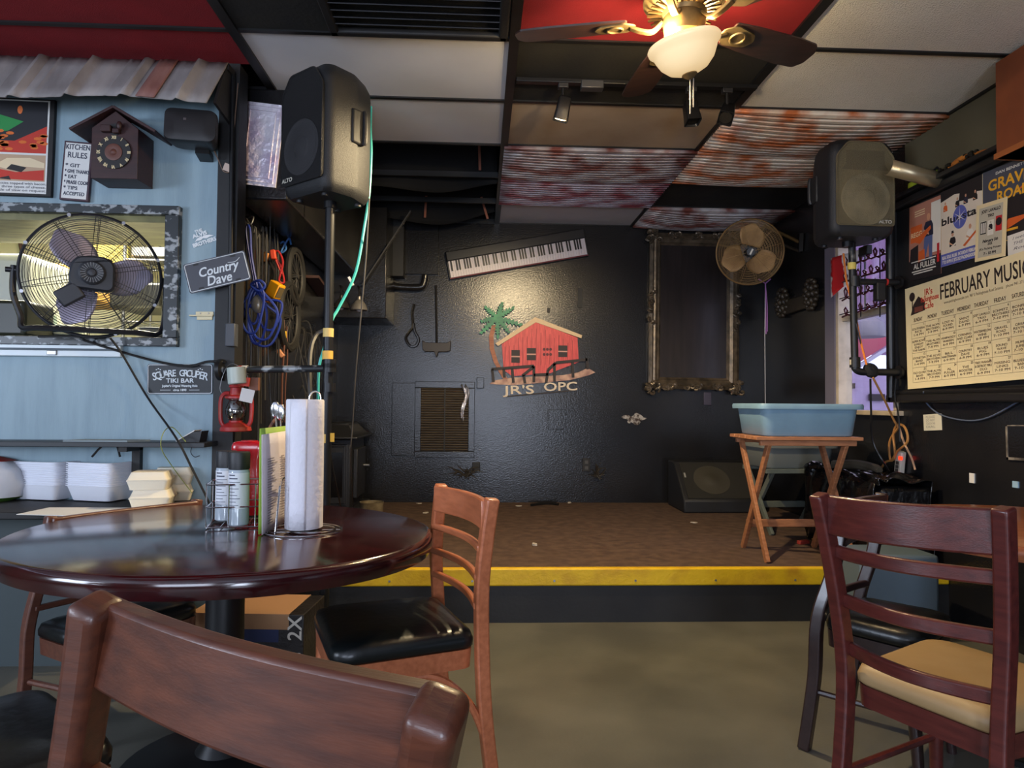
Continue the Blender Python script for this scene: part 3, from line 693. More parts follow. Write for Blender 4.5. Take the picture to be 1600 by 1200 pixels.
# sticker, hasp, plates
def shadow_text(t, specs, m): 
    b = MB()
    for a_ in specs: b.text(*a_[:5], **a_[5])
    return b.build('lettering', m, t)
mw, w, h = sheet(wks, (294, 363), (330, 351), (296, 388), NB)
t = thing('band_sticker', 'white cut-out sticker with a moustache between two words on the blue wall', 'sticker', mw)
b = MB()
b.text('THE', h * .26, w * .42, h * .78, .0012, bold=.0012).text('ALVIS', h * .32, w * .42, h * .52, .0012, bold=.0015, fit=w * .6).text('BROTHERS', h * .34, w * .5, -h * .05, .0012, bold=.0015, fit=w * .98)
b.build('lettering', flat((222, 228, 232)), t)
MB().prism([(w * .12, h * .25), (w * .25, h * .42), (w * .45, h * .5), (w * .5, h * .44), (w * .56, h * .5), (w * .78, h * .42), (w * .95, h * .3), (w * .8, h * .3), (w * .62, h * .26), (w * .5, h * .34), (w * .38, h * .26), (w * .22, h * .3)], 0, .001).build('moustache', flat((226, 230, 234)), t)
mw, w, h = sheet(wks, (297, 487), (334, 487), (297, 500), NB)
t = thing('door_hasp', 'small pale metal latch hasp on the edge of the blue wall', 'latch', mw)
MB().span((w * .25, h * .55, 0), (w, h, .004)).span((w * .3, 0, 0), (w * .95, h * .45, .004)).span((0, h * .42, .004), (w, h * .6, .012)).build('plate', mat('pale_brass', (196, 184, 150), .4, .3), t, bevel=.001)
MB().cyl((w * .45, h * .8, .003), (w * .45, h * .8, .008), .003, seg=8).cyl((w * .8, h * .8, .003), (w * .8, h * .8, .008), .003, seg=8).build('screw', M['steel'], t)
def plate(nm, label, P, tl, tr, bl, m, edge, rim=.006):
    mw, w, h = sheet(P, tl, tr, bl, NB)
    t = thing(nm, label, 'sign', mw)
    MB().prism(roundpoly([(0, 0), (w, 0), (w, h), (0, h)], .012), 0, .004).build('plate', m, t)
    o = roundpoly([(rim, rim), (w - rim, rim), (w - rim, h - rim), (rim, h - rim)], .01); 
    MB().tube([(x, y, .004) for x, y in o], .0022, 4, True).build('border', edge, t)
    return t, w, h
def wkp(px, py): return onY(px, py, YK - .05)
whi = flat((206, 214, 220), .5)
t, w, h = plate('licence_plate', 'dark licence plate with white script lettering, tilted at the end of the blue wall', wkp, (286, 414), (382, 391), (296, 460), mat('dark_plate', (58, 60, 70), .4), whi)
b = MB(); b.text('Country', h * .42, w * .52, h * .46, .0052, shear=.25, bold=.0012, fit=w * .64).text('Dave', h * .44, w * .5, h * .12, .0052, shear=.25, bold=.0012, fit=w * .4)
b.tube(smoothpath([(w * .7, h * .72, .005), (w * .82, h * .7, .005), (w * .9, h * .8, .005)], 4), .0016, 4).build('lettering', whi, t)
b = MB()
for x, y in ((.2, .9), (.8, .9), (.2, .1), (.8, .1)): b.prism(roundpoly([(w * x - .012, h * y - .004), (w * x + .012, h * y - .004), (w * x + .012, h * y + .004), (w * x - .012, h * y + .004)], .003), .0035, .005)
b.build('bolt_slot', M['blackmatte'], t)
t, w, h = plate('tiki_bar_sign', 'black and white metal bar sign plate low on the blue wall', lambda a, b: onY(a, b, YK - .006), (231, 569), (333, 569), (231, 616), mat('black_sign', (20, 24, 30), .35), whi, .004)
b = MB()
s_ = 'SQUARE GROUPER'
for i, ch in enumerate(s_):
    u = (i - 6.5) / 6.5; b.text(ch, h * (.30 + .06 * abs(u)), w * (.5 + .38 * u), h * (.60 - .13 * u * u), .0052, rot=-u * .18, bold=.0008, sx=.82)
b.text('TIKI BAR', h * .2, w * .5, h * .385, .0052, bold=.0007, fit=w * .42).text("Jupiter's Original Watering Hole", h * .11, w * .5, h * .24, .0052, bold=.0006, fit=w * .54).text('circa 1890', h * .1, w * .5, h * .105, .0052, bold=.0006, fit=w * .2)
b.rect(w * .2, h * .13, w * .36, h * .145, .0052).rect(w * .64, h * .13, w * .8, h * .145, .0052)
for x in (.18, .82):
    for k in range(3): b.rect(w * (x - .05 + .03 * k), h * (.8 + .03 * (k % 2)), w * (x - .03 + .03 * k), h * (.83 + .03 * (k % 2)), .0052)
b.build('lettering', whi, t)
# shelf
z0, z1 = onY(150, 697, YK - .1).z, onY(150, 682, YK - .14).z
t = thing('wall_shelf', 'dark narrow shelf along the blue wall above the foam boxes', 'shelf')
xr_ = onY(329, 690, YK - .1).x
MB().span((-3.2, YK - .17, z0), (xr_, YK, z0 + .022)).build('board', mat('dark_shelf', (46, 50, 54), .5), t, bevel=.003)
x = onY(217, 715, YK).x
MB().span((x - .018, YK - .03, z0 - .16), (x + .018, YK, z0)).span((x - .018, YK - .15, z0 - .022), (x + .018, YK, z0)).build('bracket', M['blackmatte'], t)
zs_ = z0 + .022
a, b_ = onY(112, 683, YK - .1).x, onY(232, 683, YK - .1).x
tag(MB().prism([(a, YK - .165), (b_ - .06, YK - .168), (b_, YK - .08), (a + .04, YK - .06)], zs_, zs_ + .008).build('flat_tray', flat((120, 132, 136))), 'thin flat tray lying on the shelf along the blue wall', 'tray')
p = onY(298, 684, YK - .1)
t = thing('card_holder', 'small black holder with a slanted white card on the shelf end', 'card holder', TR((p.x, YK - .09, zs_)))
MB(MX(((1, 0, 0, 0), (0, 0, 1, 0), (0, 1, 0, 0), (0, 0, 0, 1)))).prism([(-.05, 0), (.05, 0), (.06, .05), (.02, .045)], -.04, .04).build('holder', M['blackplastic'], t)
MB().bar([(-.052, 0, .004), (.028, 0, .052)], .085, .004, (0, 1, 0)).build('card', M['white'], t)
for i, (px, lab) in enumerate(((160, 'black cable plug dangling under the shelf, pointing away from the bracket'), (183, 'black cable plug dangling under the shelf, next to the bracket'))):
    a = onY(px, 700, YK - .09); a.z = z0 + .001
    q = MB().tube([a, a + V((-.02 if i == 0 else .006, 0, -.02)), a + V((-.045 if i == 0 else .014, 0, -.05))], .005)
    tag(q.build('cable_plug', M['cable']), lab, 'plug', 'plugs under the shelf')
# ------------------------------------------------------------------ fans: floor fan in the pass-through (also used for the wall fan)
def fan(name, label, mw, r, nb, bang, cm, blm, hubm, bw=1., rings=20, spokes=10, pairs=True, wire=.0016, depth=.14, motor=True, grp=None, bl_in=.2):
    t = thing(name, label, 'fan', mw, grp)          # local: axis along -y towards the viewer
    RX = MX.Rotation(R(90), 4, 'X')                 # local z of the pieces -> -y
    MB(RX).tube([(r * math.cos(2 * PI * i / 64), r * math.sin(2 * PI * i / 64), .02) for i in range(64)], r * .025, 8, True).build('rim', cm, t)
    def dome(q): return .02 + depth * .42 * (1 - (q / r) ** 2) ** .5
    for nm, sg in (('front_guard', 1), ('rear_guard', -1)):
        b = MB(RX); n = rings if sg > 0 else rings // 2
        for i in range(n):
            q = r * (bl_in + (1 - bl_in) * (i + .5) / n); z = dome(q) if sg > 0 else .04 - dome(q) - depth * .3
            b.tube([(q * math.cos(2 * PI * k / 48), q * math.sin(2 * PI * k / 48), z) for k in range(48)], wire, 4, True)
        for i in range(spokes):
            for d in ((-.035, .035) if pairs and sg > 0 else (0,)):
                a = 2 * PI * i / spokes + .25
                pts = []
                for j in range(8):
                    q = r * (bl_in * .8 + (1 - bl_in * .8) * j / 7); z = dome(min(q, r)) if sg > 0 else .04 - dome(min(q, r)) - depth * .3
                    pts.append((q * math.cos(a + d * r / max(q, .08)), q * math.sin(a + d * r / max(q, .08)), z))
                b.tube(pts, wire * 1.2, 4)
        b.build(nm, cm, t)
    zb = -.02
    for i in range(nb):
        a = bang + 2 * PI * i / nb
        def fn(u, v):
            q = r * (.2 + .68 * u); wdt = bw * r * (.16 + .42 * math.sin(PI * (.22 + .6 * u))) * (1 - .35 * max(0, u - .8) / .2)
            s_ = (v - .5) * wdt + .1 * r * u; tw = .5 - .25 * u
            x, y, z = q * (1 - .10 * (2 * v - 1) ** 2 * u), s_, zb + s_ * tw
            return (x * math.cos(a) - y * math.sin(a), x * math.sin(a) + y * math.cos(a), z)
        SH(RX).surf(fn, 10, 10).build('blade', blm, t, solid=.002)
    if motor:
        z = dome(0)
        o = roundpoly([(-.55, -.42), (.55, -.5), (.55, .35), (.3, .5), (-.4, .45), (-.55, .1)], .2)
        MB(RX).rings([[(x * r * .58 * k, y * r * .58 * k, zz) for x, y in o] for k, zz in ((.9, -.02), (1, z - .02), (1, z + .01), (.9, z + .02))]).build('motor_housing', hubm, t)
        MB(RX).box((-r * .3, -r * .36, z), (r * .36, r * .28, .04), MX.Rotation(R(35), 3, 'Z')).build('switch_box', hubm, t, bevel=.008)
        mo = MB(RX).lathe([(.19 * r, z + .018), (.19 * r, z + .032), (.16 * r, z + .04), (.07 * r, z + .036), (.05 * r, z + .042), (.001, z + .044)], 28).build('motor_cap', hubm, t)
        b = MB(RX)
        for i in range(22):
            a = 2 * PI * i / 22; b.box((.125 * r * math.cos(a), .125 * r * math.sin(a), z + .04), (.075 * r, .008 * r, .004), MX.Rotation(a, 3, 'Z'))
        b.build('vent_fin', mat('grey_fin', (120, 124, 128), .5), t)
    else:
        z = dome(0)
        MB(RX).cyl((0, 0, -.1), (0, 0, z + .006), r * .12, seg=24).build('hub', hubm, t)
        MB(RX).box((.004, .0, z + .008), (.012, .045, .003), MX.Rotation(R(-25), 3, 'Z')).build('badge', flat((220, 214, 196)), t)
        MB(RX).cyl((0, 0, -.26), (0, 0, -.1), r * .3, seg=24).build('motor', hubm, t)
    return t
fd = YK - .06
fc = onY(145, 432, fd); fr_ = 93 * fd / F
fanm = mat('black_fan_metal', (34, 34, 38), .4, .3)
ff = fan('floor_fan', 'large black wire floor fan with pale blades standing in the kitchen opening', TR(fc, R(27)), fr_, 3, R(118), fanm, mat('pale_metal_blade', (178, 170, 190), .35, .3), mat('charcoal_plastic', (42, 44, 50), .5), rings=22)
ff.location.y -= .0
zb = oz0 - fc.z + .022
s_ = fr_ * 1.06
MB().tube(smoothpath([(-s_, .0, .02), (-s_, -.0, -.1), (-s_ + .03, -.01, -.2), (-s_ * .86, -.03, zb - .002), (-s_ * .6, -.05, zb), (s_ * .6, -.05, zb), (s_ * .9, -.03, zb), (s_, -.0, -.18), (s_, 0, .02)], 6), .013, 8).build('stand', fanm, ff)
for q in (-1, 1): MB().cyl((q * fr_ * .98, 0, .0), (q * (s_ + .03), 0, .0), .012, seg=10).build('tilt_knob', fanm, ff)
ck = mat('bolt_chrome', (170, 170, 176), .3, .8)
b = MB(MX.Rotation(R(90), 4, 'X'))
for i in range(8):
    a = 2 * PI * i / 8 + .35; b.cyl((fr_ * math.cos(a), fr_ * math.sin(a), .03), (fr_ * math.cos(a), fr_ * math.sin(a), .045), .008, seg=10)
b.build('rim_bolt', ck, ff)
# cords from the fan
Y1 = YK - .03
def cord(pts, r, m, label, nm='long_cord', cat='cord', n=6, grp=None):
    return tag(MB().tube(smoothpath(pts, n), r, 6).build(nm, m), label, cat, grp)
cord([onY(60, 526, YK - .09), onY(120, 526, YK - .1), onY(135, 533, Y1 - .03), onY(190, 550, Y1 - .02), onY(250, 566, Y1), onY(295, 572, Y1), onY(325, 565, Y1), onY(352, 566, Y1)], .006, M['cable'], 'thick black cord draped from the floor fan to the black corner post')
cord([onY(172, 528, YK - .09), onY(190, 552, Y1 - .03), onY(230, 620, Y1 - .01), onY(275, 684, YK - .19), onY(300, 732, YK - .2), onY(325, 782, YK - .2), onY(330, 800, YK - .2)], .005, M['cable'], 'black cord running diagonally from the fan down past the shelf')
cord([onY(290, 690, YK - .19), onY(270, 668, YK - .08), onY(256, 675, YK - .19), onY(252, 700, YK - .19), onY(270, 730, YK - .1), onY(300, 770, YK - .1)], .002, flat((150, 160, 80)), 'thin yellow-green wire looping over the shelf end', 'thin_wire', 'wire')
cord([onY(302, 694, YK - .05), onY(298, 706, YK - .05), onY(304, 714, YK - .05), onY(312, 712, YK - .05)], .0018, M['cable'], 'short thin dark wire hooked under the shelf end', 'thin_wire', 'wire')
# ------------------------------------------------------------------ kitchen behind the opening
cream = mat('cream_kitchen_wall', (232, 230, 200), .6); olv = mat('olive_kitchen_panel', (150, 140, 70), .6)
struct(MB().span((-5, 5.9, 0), (XL - .1, 6.0, 2.75)).build('wall_kitchen_back', cream))
struct(MB().span((-5, YK + .1, 2.7), (XL - .1, 5.9, 2.75)).build('trim_kitchen_ceiling', cream))
struct(MB().span((-5.1, YK + .1, 0), (-5, 6, 2.75)).build('wall_kitchen_side', cream))
def kb(nm, label, cat, px0, py0, px1, py1, y, d, m, bev=.01):
    a, c_ = onY(px0, py0, y), onY(px1, py1, y)
    return tag(MB().span((a.x, y, c_.z), (c_.x, y + d, a.z)).build(nm, m, bevel=bev), label, cat)
kb('wall_panel', 'olive panel standing behind the fan in the kitchen', 'panel', 124, 330, 199, 440, 5.2, .05, olv)
kb('wooden_counter', 'orange wooden kitchen counter seen behind the fan', 'counter', -40, 409, 150, 470, 4.8, .5, mat('orange_counter', (196, 150, 80), .5))
kb('refrigerator', 'pale grey rounded kitchen appliance behind the left of the fan', 'appliance', -60, 392, 36, 640, 3.9, .5, mat('pale_enamel', (190, 190, 176), .4), .05)
kb('microwave_oven', 'dark kitchen box low behind the fan, in front of the pale appliance', 'microwave', -60, 467, 38, 526, 3.6, .25, mat('dark_appliance', (44, 44, 34), .4), .02)
kb('steel_table', 'pale kitchen worktop seen under the fan', 'worktop', 20, 527, 330, 548, 3.75, 1.2, mat('pale_worktop', (220, 216, 190), .35))
kb('toaster_oven', 'black oven box behind the lower part of the fan', 'oven', 170, 440, 252, 482, 4.6, .4, mat('black_oven', (36, 34, 28), .4), .02)
t = thing('wire_rack', 'wire storage rack in the kitchen behind the fan', 'rack', None)
a, c_ = onY(196, 352, 5.0), onY(280, 520, 5.0)
for z in (onY(0, 352, 5).z, onY(0, 372, 5).z, onY(0, 402, 5).z, onY(0, 500, 5).z):
    b = MB().tube([(a.x, 5.0, z), (c_.x, 5.0, z), (c_.x, 5.4, z), (a.x, 5.4, z)], .008, 6, True)
    for i in range(8): b.cyl((a.x + (c_.x - a.x) * i / 7, 5.0, z), (a.x + (c_.x - a.x) * i / 7, 5.4, z), .004, seg=5)
    b.build('rack_shelf', M['steel'], t)
for x in (a.x, c_.x):
    for y in (5.0, 5.4): MB().cyl((x, y, 0), (x, y, a.z + .05), .012, seg=8).build('rack_post', M['steel'], t)
kb('catering_tray', 'pale tray on the kitchen rack, uppermost', 'tray', 200, 345, 262, 356, 5.05, .3, cream)
kb('catering_tray', 'flat silver tray on the middle of the kitchen rack', 'tray', 204, 384, 262, 402, 5.05, .3, M['steel'])
zk = onY(200, 527, 3.75).z
def stack(nm, label0, cat, px, y, n, r, dz, m, grp, where):
    p = onY(px, 520, y)
    for i in range(n):
        b = MB(TR((p.x, y, zk + .002 + dz * i))).lathe([(r * .55, 0), (r * .62, .003), (r, dz * .9), (r * .97, dz), (r * .6, .006), (0, .006)], 26)
        tag(b.build(nm, m), '%s, %s %s' % (label0, 'bottom of' if i == 0 else ('top of' if i == n - 1 else 'number %d up in' % (i + 1)), where), cat, grp)
cer = mat('white_ceramic', (206, 210, 206), .3)
stack('plate', 'white plate in the kitchen', 'plate', 92, 3.95, 5, .13, .014, cer, 'plates on the kitchen worktop', 'the stack behind the fan foot')
stack('plate', 'grey plate in the kitchen', 'plate', 243, 3.95, 5, .1, .013, mat('grey_ceramic', (150, 150, 156), .4), 'plates by the opening edge', 'the stack beside the marbled trim')
p = onY(60, 520, 3.9)
tag(MB(TR((p.x, 3.9, zk))).lathe([(.06, 0), (.075, .01), (.085, .09), (.082, .13), (.078, .13), (.07, .02), (0, .02)], 24).build('glass_jar', mat('greenish_glass', (160, 176, 160), .15)), 'pale greenish jar in the kitchen beside the fan stand', 'jar')
p = onY(8, 352, 5.85)
tag(MB().tube(smoothpath([p, p + V((.05, 0, .0)), p + V((.1, 0, -.05)), p + V((.15, 0, -.26))], 5), .016, 8).sph(p, .05).build('pipe_faucet', mat('brown_pipe', (90, 62, 58), .5)), 'brown bent pipe on the cream kitchen wall', 'pipe')
# ------------------------------------------------------------------ counter with foam boxes
cz_ = onY(150, 800, 2.93).z
t = thing('serving_counter', 'dark counter under the shelf carrying the foam boxes', 'counter')
MB().span((-3.2, 2.92, cz_ - .03), (-1.30, YK - .002, cz_)).build('top', M['blackmatte'], t, bevel=.004)
MB().span((-3.2, 3.1, 0), (-1.32, YK - .005, cz_ - .03)).build('cabinet', mat('grey_blue_cabinet', (62, 72, 74), .6), t)
foam = mat('white_foam', (232, 234, 242), .7, bump=.1, bscale=120); foamy = mat('ivory_foam', (228, 220, 200), .7)
def tray_mesh(w, h):
    b = MB(); rp = lambda k, r: roundpoly([(-w / 2 * k, -w / 2 * k), (w / 2 * k, -w / 2 * k), (w / 2 * k, w / 2 * k), (-w / 2 * k, w / 2 * k)], r, 4)
    lv = [(.80, 0, .03), (.82, .004, .03), (.96, h - .004, .03), (1.0, h - .003, .03), (1.0, h, .03), (.95, h, .03), (.80, .007, .03), (.1, .007, .002)]
    b.rings([[(x, y, z) for x, y in rp(k, r * k)] for k, z, r in lv]); return b
def tray_stack(px, py, w, n, rz, where):
    p = onZ(px, py, cz_); base = None
    for i in range(n):
        mw = TR((p.x, p.y, cz_ + .006 + .0093 * i), rz + R(random.uniform(-1.2, 1.2)))
        where_i = 'topmost of' if i == n - 1 else ('bottom one of' if i == 0 else '%d below the top of' % (n - 1 - i))
        lab = 'white foam tray, %s %s' % (where_i, where)
        if base is None: base = tray_mesh(w, .07).build('foam_tray', foam); o = base
        else: o = base.copy(); COL.objects.link(o)
        o.matrix_world = mw; tag(o, lab, 'foam tray', 'foam trays on the counter')
tray_stack(86, 778, .25, 12, R(-14), 'the stack beside the bag')
tray_stack(168, 780, .25, 12, R(-16), 'the stack beside the small boxes')
for i, (px, py, z, lab) in enumerate(((236, 792, 0, 'ivory foam clamshell box, the lower one in front beside the foam trays'), (232, 792, 1, 'ivory foam clamshell box, the upper one in front beside the foam trays'), (262, 784, 0, 'ivory foam clamshell box, the lower one at the back near the wall corner'), (262, 784, 1, 'ivory foam clamshell box, the upper one at the back near the wall corner'))):
    p = onZ(px, py, cz_); hb = .075
    t = thing('clamshell_box', lab, 'foam box', TR((p.x, p.y + (.02 if i < 2 else .08), cz_ + .002 + z * (hb + .001)), R(12)), 'closed foam boxes on the counter')
    rp = lambda k: roundpoly([(-.082 * k, -.075 * k), (.082 * k, -.075 * k), (.082 * k, .075 * k), (-.082 * k, .075 * k)], .012, 3)
    MB().rings([[(x, y, zz) for x, y in rp(k)] for k, zz in ((.86, 0), (.98, hb * .5), (1, hb * .5), (1, hb * .53))]).build('tray', foamy, t)
    MB().rings([[(x, y, zz) for x, y in rp(k)] for k, zz in ((1, hb * .54), (1, hb * .58), (.97, hb * .6), (.82, hb), (.7, hb))]).build('lid', foamy, t)
a = onZ(150, 806, cz_)
tag(MB().prism([(a.x - .32, a.y + .02), (a.x - .1, a.y - .04 + .03), (a.x + .25, a.y + .02), (a.x + .2, a.y + .2), (a.x - .3, a.y + .2)], cz_ + .0005, cz_ + .003).build('paper_sheet', M['white']), 'loose white paper lying under the foam trays on the counter', 'paper')
p = onZ(8, 790, cz_)
t = thing('snack_bag', 'white plastic bag with red and green print on the counter', 'bag', TR((p.x - .22, p.y + .12, cz_), R(10)))
b = MB(); lv = []
for k, z in ((.72, 0), (.95, .02), (1.05, .08), (1, .14), (.8, .18), (.45, .2)):
    lv.append([(.2 * k * math.cos(a) * (1 + .05 * math.sin(5 * a + 30 * z)), .11 * k * math.sin(a) * (1 + .08 * math.cos(4 * a)), z) for a in [2 * PI * j / 36 for j in range(36)]])
b.rings(lv); o = b.build('bag', mat('white_bag_film', (206, 208, 214), .3, bump=.25, bscale=18), t)
b = MB(); b.rings([[(x * 1.012, y * 1.012, z) for x, y, z in l] for l in (lv[0], lv[1])], False).build('green_print', flat((78, 120, 40)), t)
b = MB(); b.rings([[(x * 1.02, y * 1.02, z + .002) for x, y, z in l] for l in (lv[4], lv[5])], False).build('red_print', flat((170, 50, 40)), t)
# ================================================================== STAGE, LEFT SIDE
# bulkhead duct with its foil covered front
dy = 3.5; a, b_ = onY(371, 311, dy), onY(449, 305, dy)
dt = thing('air_duct', 'black boxed air duct running along the ceiling over the hanging cables', 'duct')
MB().span((XL + .012, dy, a.z), (b_.x, 5.54, ZC - .02)).build('box', M['blackwall'], dt, bevel=.01)
mw, w, h = sheet(lambda p, q: onY(p, q, dy - .002), (381, 158), (446, 166), (373, 287), NB)
fo = mat('crinkled_foil', (250, 244, 255), .35, .15, c2=(206, 182, 212), scale=7, st=(1, 2, 1), bump=1., bscale=26, bst=(1, 2.4, 1))
MB(mw).span((0, 0, 0), (w, h, .006)).build('foil_panel', fo, dt)
b = MB(mw)
for q, r_ in ((.04, .004), (.018, .003)): b.tube([(x, y, .007) for x, y in ((q, q), (w - q, q), (w - q, h - q), (q, h - q))], r_, 6, True)
b.build('foil_ridge', fo, dt)
tag(MB().span((XL + .002, 5.55, onY(575, 497, 5.55).z), (onY(604, 400, 5.55).x, YB - .002, ZC - .03)).build('boxed_bulkhead', M['blackwall'], bevel=.006), 'black boxed bulkhead in the dark corner behind the bell lamps', 'bulkhead')
# loudspeakers ----------------------------------------------------------------
gm = mat('black_speaker_grille', (34, 34, 36), .5, .2, bump=.9, bscale=420)
gt = mat('dusty_speaker_grille', (128, 116, 86), .6, .1, c2=(108, 98, 74), scale=4, bump=.9, bscale=420)
def loudspeaker(label, mw, w, d, h, grille, logo_x, cone, horn):
    t = thing('loudspeaker', label, 'loudspeaker', mw, 'loudspeakers on pipe stands')
    o = roundpoly([(-w / 2, -d / 2 + .03), (-w / 2 + .03, -d / 2), (w / 2 - .03, -d / 2), (w / 2, -d / 2 + .03), (w * .5, d * .05), (w * .3, d / 2), (-w * .3, d / 2), (-w * .5, d * .05)], .02, 3)
    b = MB(); loft(b, o, [(.86, 0), (.96, .02), (1, .05), (1, h - .09), (.97, h - .05), (.86, h - .015), (.7, h)]); b.build('cabinet', mat('textured_black_cabinet', (26, 27, 30), .5, bump=.3, bscale=300) if 'lc' not in M else M['lc'], t, ang=45)
    go = roundpoly([(-w * .44, .055), (w * .44, .055), (w * .44, h - .11), (w * .26, h - .03), (-w * .26, h - .03), (-w * .44, h - .11)], .02, 4)
    X = MX.Translation((0, -d / 2, 0)) @ MX.Rotation(R(90), 4, 'X')
    MB(X).prism(go, -.005, .008).build('grille', grille, t, bevel=.004)
    MB(X).tube([(x, y, .008) for x, y in go], .005, 6, True).build('grille_edge', grille, t)
    cy = h * .36; r = w * .38
    MB(X @ MX.Translation((.0, cy, .008))).lathe([(r, -.002), (r, .003), (r * .93, .004), (r * .86, .0015), (r * .8, .003), (r * .42, .0008), (r * .38, .004), (r * .3, .007), (.001, .009)], 40).build('woofer', cone, t)
    MB(X).prism([(-w * .36, h * .66), (w * .36, h * .66), (w * .30, h * .72), (w * .30, h * .86), (-w * .30, h * .86), (-w * .3, h * .72)], .007, .0085).build('horn', horn, t)
    MB(X).text('ALTO', .026, logo_x * w, .068, .0105, bold=.0012, sx=1.15).build('logo', flat((176, 172, 160)), t)
    for s_ in (-1, 1):
        T2 = MX.Translation((s_ * w * .48, d * .06, h * .55))
        MB(T2).box((0, 0, 0), (.03, .075, .16)).build('handle_recess', M['blackmatte'], t, bevel=.01)
        MB(T2).tube(smoothpath([(s_ * .012, .03, .075), (s_ * .02, .03, .05), (s_ * .02, .03, -.05), (s_ * .012, .03, -.075)], 4), .011, 8).build('handle', M['blackplastic'], t)
    for x, y in ((-.1, -.1), (.1, -.1), (-.08, .1), (.08, .1)): MB().cyl((x * w / .36, y, -.012), (x * w / .36, y, .01), .016, seg=12).build('rubber_foot', M['blackplastic'], t)
    MB().cyl((0, 0, -.03), (0, 0, .02), .03, seg=16).build('pole_socket', M['blackmetal'], t)
    return t
M['lc'] = mat('textured_black_cabinet', (27, 28, 31), .5, bump=.3, bscale=300)
py_ = 3.22
pb = onY(516, 326, py_)
loudspeaker('black loudspeaker on the tall pole beside the foil covered duct', TR((pb.x, py_, pb.z + .03), R(-40)), .33, .31, 2.655 - pb.z - .03, gm, -.3, mat('grey_speaker_cone', (46, 46, 49), .5, bump=.6, bscale=420), gm)
worn = mat('worn_black_pipe', (34, 35, 38), .4, .4, c2=(120, 118, 112), scale=14, st=(1, 1, .5), lo=.66, hi=.74)
t = thing('speaker_pole', 'worn black pipe pole on the floor carrying the loudspeaker beside the hanging cables', 'pole')
pb2 = onY(509, 780, py_)
MB().tube([(pb2.x, py_, 0), (pb.x, py_, pb.z + .01)], .022, 14).build('pole', worn, t)
MB().cyl((pb2.x, py_, 0), (pb2.x, py_, .02), .1, seg=28).build('base', M['blackmetal'], t)
zz = onY(511, 575, py_).z
for z in (zz, zz - .09, zz + .02): MB().cyl((pb2.x + .006, py_, z - .02), (pb2.x + .006, py_, z + .02), .03, seg=14).build('coupling', worn, t)
tp2 = mat('yellow_tape', (226, 196, 120), .6); 
for i, (px, py) in enumerate(((513, 520), (512, 555), (507, 685))):
    p = onY(px, py, py_); MB().cyl((p.x, py_, p.z - .02), (p.x, py_, p.z + .02), .0245, seg=14).build('tape_band', tp2 if i != 1 else mat('amber_tape', (230, 180, 84), .6), t)
p = onY(516, 685, py_); MB().box((p.x + .008, py_ - .01, p.z + .005), (.025, .004, .04)).build('tape_flag', mat('yellow_label', (240, 186, 60), .6), t)
p0, p1 = onY(346, 578, py_ + .05), onY(506, 576, py_ + .0)
t = thing('wall_pipe', 'horizontal chipped pipe from the black corner post to the speaker pole', 'pipe')
MB().tube([p0, p1], .017, 12).build('pipe', mat('chipped_pipe', (40, 44, 48), .4, .3, c2=(150, 156, 160), scale=16, lo=.5, hi=.58), t)
d = (p1 - p0).normalized()
MB().cyl(p0 - d * .01, p0 + d * .008, .05, seg=20).build('flange', M['blackmetal'], t)
MB().cyl(p0 + d * .08, p0 + d * .1, .019, seg=14).build('red_tape', flat((170, 40, 36)), t)
MB().cyl(p0 + d * .1, p0 + d * .125, .0195, seg=14).build('white_tape', flat((190, 190, 190)), t)
# lantern
p = onY(367, 674, py_ + .02); hL = onY(367, 588, py_).z - p.z
t = thing('hurricane_lantern', 'rusty red hurricane lantern hanging from the horizontal pipe', 'lantern', TR((p.x, py_ + .03, p.z)))
lr = mat('rusty_red_enamel', (158, 34, 34), .45, c2=(150, 66, 40), scale=14, lo=.5, hi=.7)
MB().lathe([(.066, 0), (.07, .004), (.066, .02), (.046, .034), (.03, .042), (.03, .05)], 28).build('fuel_tank', lr, t)
MB().lathe([(.026, .05), (.044, .075), (.046, .1), (.034, .135), (.03, .145)], 24, caps=False).build('globe', glassy('smoky_globe', (170, 165, 155), .25, .1), t)
MB().lathe([(.032, .145), (.05, .152), (.05, .16), (.03, .168), (.026, .2), (.034, .203), (.03, .215), (.001, .222)], 24).build('chimney', lr, t)
for s_ in (-1, 1): MB().tube(smoothpath([(s_ * .05, 0, .02), (s_ * .068, 0, .05), (s_ * .07, 0, .14), (s_ * .055, 0, .172), (s_ * .03, 0, .175)], 5), .0095, 8).build('side_tube', lr, t)
MB().cyl((0, 0, .045), (0, 0, .075), .016, .01, 12).build('burner', M['steel'], t)
ph = p1.z - p.z + .017
MB().tube(smoothpath([(-.055, 0, .16), (-.075, 0, .2), (-.05, 0, ph - .02), (-.005, -.02, ph), (.05, -.01, ph - .05), (.06, 0, .16)], 6), .0016, 5).build('bail', M['steel'], t)
MB().tube([(-.044, -.012, .1), (-.02, -.045, .098), (.02, -.045, .098), (.044, -.012, .1)], .0014, 5).build('globe_wire', M['steel'], t)
p = onY(371, 600, py_ - .03)
tag(MB(TR(p, 0, 0, R(-6))).lathe([(.036, 0), (.04, .004), (.04, .075), (.036, .076)], 20).build('tin_can', mat('pale_tin', (176, 186, 178), .4)), 'pale tin can tied on the horizontal pipe above the lantern', 'tin')
p = onY(386, 618, py_ - .02)
tag(MB(TR(p, 0, 0, R(12))).box((0, 0, 0), (.06, .003, .06)).build('paper_tag', flat((200, 198, 196))), 'white paper tag hanging beside the lantern', 'tag')
p = onY(381, 596, py_ - .01)
tag(MB(TR(p, 0, 0, R(8))).box((0, 0, .0), (.05, .012, .04)).build('packet', flat((190, 60, 44))), 'small red and white packet wedged beside the tin can', 'packet')
p = onY(398, 600, py_ + .06)
